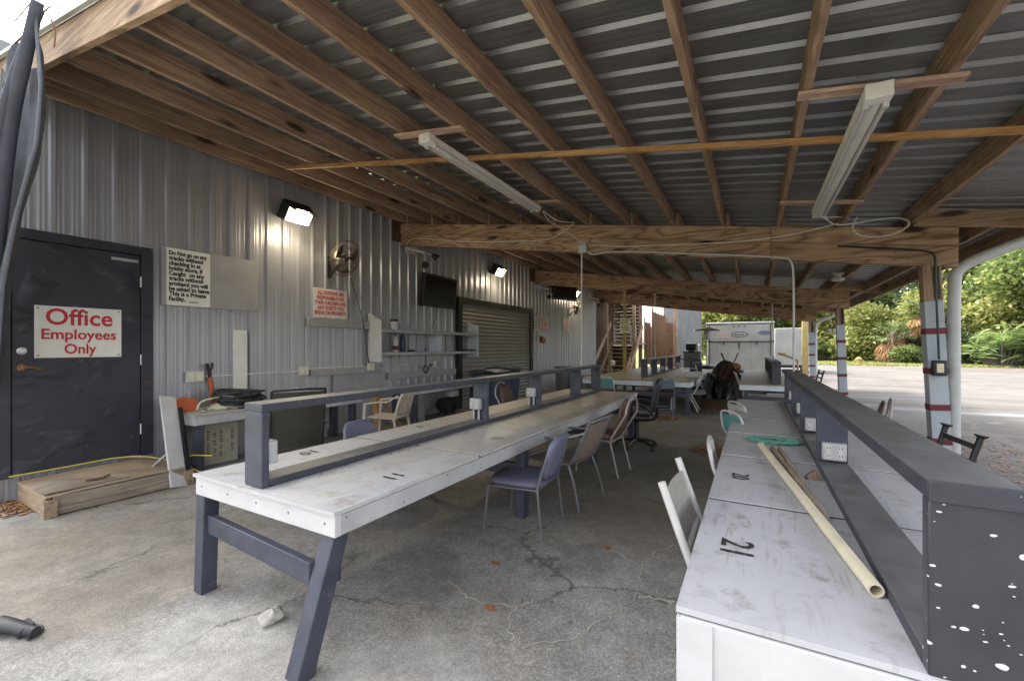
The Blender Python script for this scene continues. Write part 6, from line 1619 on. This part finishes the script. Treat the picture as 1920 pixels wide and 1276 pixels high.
# grass tufts and dry leaves
def tufts(n, fn, seed, hmax, mat, name, label, cat):
    rnd = random.Random(seed); m = MB()
    for _ in range(n):
        x, y = fn(rnd); hh = hmax * rnd.uniform(.4, 1); a = rnd.uniform(0, 6.28); dx, dy = .05 * math.cos(a), .05 * math.sin(a); o = len(m.v)
        m.v += [(x - dx, y - dy, 0), (x + dx, y + dy, 0), (x + rnd.uniform(-.15, .15), y + rnd.uniform(-.15, .15), hh)]; m.f.append((o, o + 1, o + 2))
    o = raw_part(name, m, mat); tag(o, label, cat, kind='stuff')
tufts(9000, lambda r: (r.uniform(1, 15) + 9 * r.random() ** 3, 44 + 9 * r.random() ** 1.6), 3, .22, M['leafB'], 'grass', 'rough grass along the far edge of the lot', 'grass')
def litter(n, fn, seed, size, name, label):
    rnd = random.Random(seed); m = MB()
    for _ in range(n):
        x, y, z = fn(rnd); s = size * rnd.uniform(.6, 1.3); a = rnd.uniform(0, 6.28); c, sn = math.cos(a), math.sin(a); o = len(m.v); q = rnd.uniform(.002, .016)
        m.v += [(x - c * s, y - sn * s, z + q), (x - sn * s * .4, y + c * s * .4, z + rnd.uniform(.001, .01)), (x + c * s, y + sn * s, z + q * rnd.uniform(.3, 1.6)), (x + sn * s * .4, y - c * s * .4, z + rnd.uniform(.001, .01))]; m.f.append((o, o + 1, o + 2, o + 3))
    o = raw_part(name, m, M['litter']); tag(o, label, 'leaves', kind='stuff')
def pile(cx, cy, rx, ry, h):
    def f(r):
        a = r.uniform(0, 6.28); q = r.random() ** .7; return (cx + rx * q * math.cos(a), cy + ry * q * math.sin(a), h * (1 - q) * r.random())
    return f
litter(900, pile(-1.95, 9.5, .62, .42, .06), 1, .035, 'leaf_litter', 'pile of brown dry leaves under the blue-grey folding chair')
litter(500, pile(-.42, 6.9, .38, .5, .03), 2, .035, 'leaf_litter', 'patch of dry leaves in the aisle beside the teal folding chair')
litter(900, pile(-.9, 12.2, .5, 1.8, .02), 3, .035, 'leaf_litter', 'scattered dry leaves along the aisle between the far tables')
litter(3500, lambda r: (1.5 + 1.9 * r.random() ** 1.4, r.uniform(2, 10), 0), 4, .03, 'leaf_litter', 'band of dry leaves around the foot of the nearest banded post')
litter(2200, lambda r: (r.uniform(5, 30), (26 + r.gauss(0, 1.5)) if r.random() < .4 else 42.5 - 5 * r.random() ** 2, 0), 5, .06, 'leaf_litter', 'streaks of brown leaves across the pale lot')
litter(260, pile(-6.0, 1.22, .34, .16, .03), 6, .035, 'leaf_litter', 'dry orange leaves at the corner of the wooden step')
litter(800, lambda r: (r.uniform(-4.5, 1.2), r.uniform(1.6, 9), 0), 7, .011, 'leaf_litter', 'specks of dry debris scattered over the floor')
litter(130, lambda r: (-2.33 + r.gauss(0, .05) + .04, r.uniform(1.7, 7), TZ + .002), 8, .014, 'leaf_litter', 'dry leaf crumbs along the shelf base of the left white table')
for x, y, rz, lab in ((-1.32, 2.10, 0, 'orange oak leaf on the open floor, left of the crack'), (-.86, 1.62, 1, 'orange oak leaf nearest the camera'), (-.95, 3.15, 2, 'orange leaf near the white sling chair'), (-1.55, 2.55, 2.6, 'small brown leaf in front of the lavender chair')):
    mb = MB(); pts = []
    for k in range(18):
        a = 2 * PI * k / 18; r = .023 * (1 + .35 * math.cos(5 * a)) * (1.3 if abs(a - PI) > 2 else 1); pts.append((x + r * math.cos(a + rz) * 1.2, y + r * math.sin(a + rz) * .8))
    mb.prism(pts, lambda p, q: (p[0], p[1], .004 + q * .002 + .3 * abs(p[1] - y)), 1)
    single('fallen_leaf', mb, M['leaforange'], lab, 'leaf', 'single fallen leaves')

# ---------------------------------------------------------------- camera, sky, sun
cd = bpy.data.cameras.new('camera'); cam = bpy.data.objects.new('camera', cd); COL.objects.link(cam)
cam.location = (0, 0, 1.5); cam.rotation_euler = (PI / 2, 0, R(29.16)); cd.sensor_width = 36; cd.lens = 810 / 1920 * 36
cd.shift_y = 12 / 1920; cd.clip_end = 1000; cd.clip_start = .02
scene.camera = cam
wd = bpy.data.worlds.new('World'); scene.world = wd; wd.use_nodes = True
nt = wd.node_tree; bg = nt.nodes['Background']; sky = nt.nodes.new('ShaderNodeTexSky'); sky.sky_type = 'NISHITA'; sky.sun_disc = False
EL, AZ = R(54), R(-72)          # sun bearing from +y towards +x
sky.sun_elevation = EL; sky.sun_rotation = AZ; sky.air_density = 1.0; sky.dust_density = 4.0; sky.ozone_density = .6
hs = nt.nodes.new('ShaderNodeHueSaturation'); hs.inputs['Saturation'].default_value = .25
nt.links.new(sky.outputs[0], hs.inputs['Color']); nt.links.new(hs.outputs[0], bg.inputs[0]); bg.inputs[1].default_value = .15
sd = bpy.data.lights.new('sun', 'SUN'); sd.energy = 1.15; sd.angle = R(11); sd.color = (1, .95, .86)
so = bpy.data.objects.new('sun', sd); COL.objects.link(so)
dirv = Vector((math.sin(AZ) * math.cos(EL), math.cos(AZ) * math.cos(EL), math.sin(EL)))
so.rotation_euler = dirv.to_track_quat('Z', 'Y').to_euler(); so.location = dirv * 60
vs_ = scene.view_settings; vs_.view_transform = 'Standard'; vs_.look = 'None'; vs_.gamma = 1; vs_.exposure = 2.52
cy = scene.cycles; cy.use_denoising = True; cy.max_bounces = 8; cy.diffuse_bounces = 5; cy.sample_clamp_indirect = 6
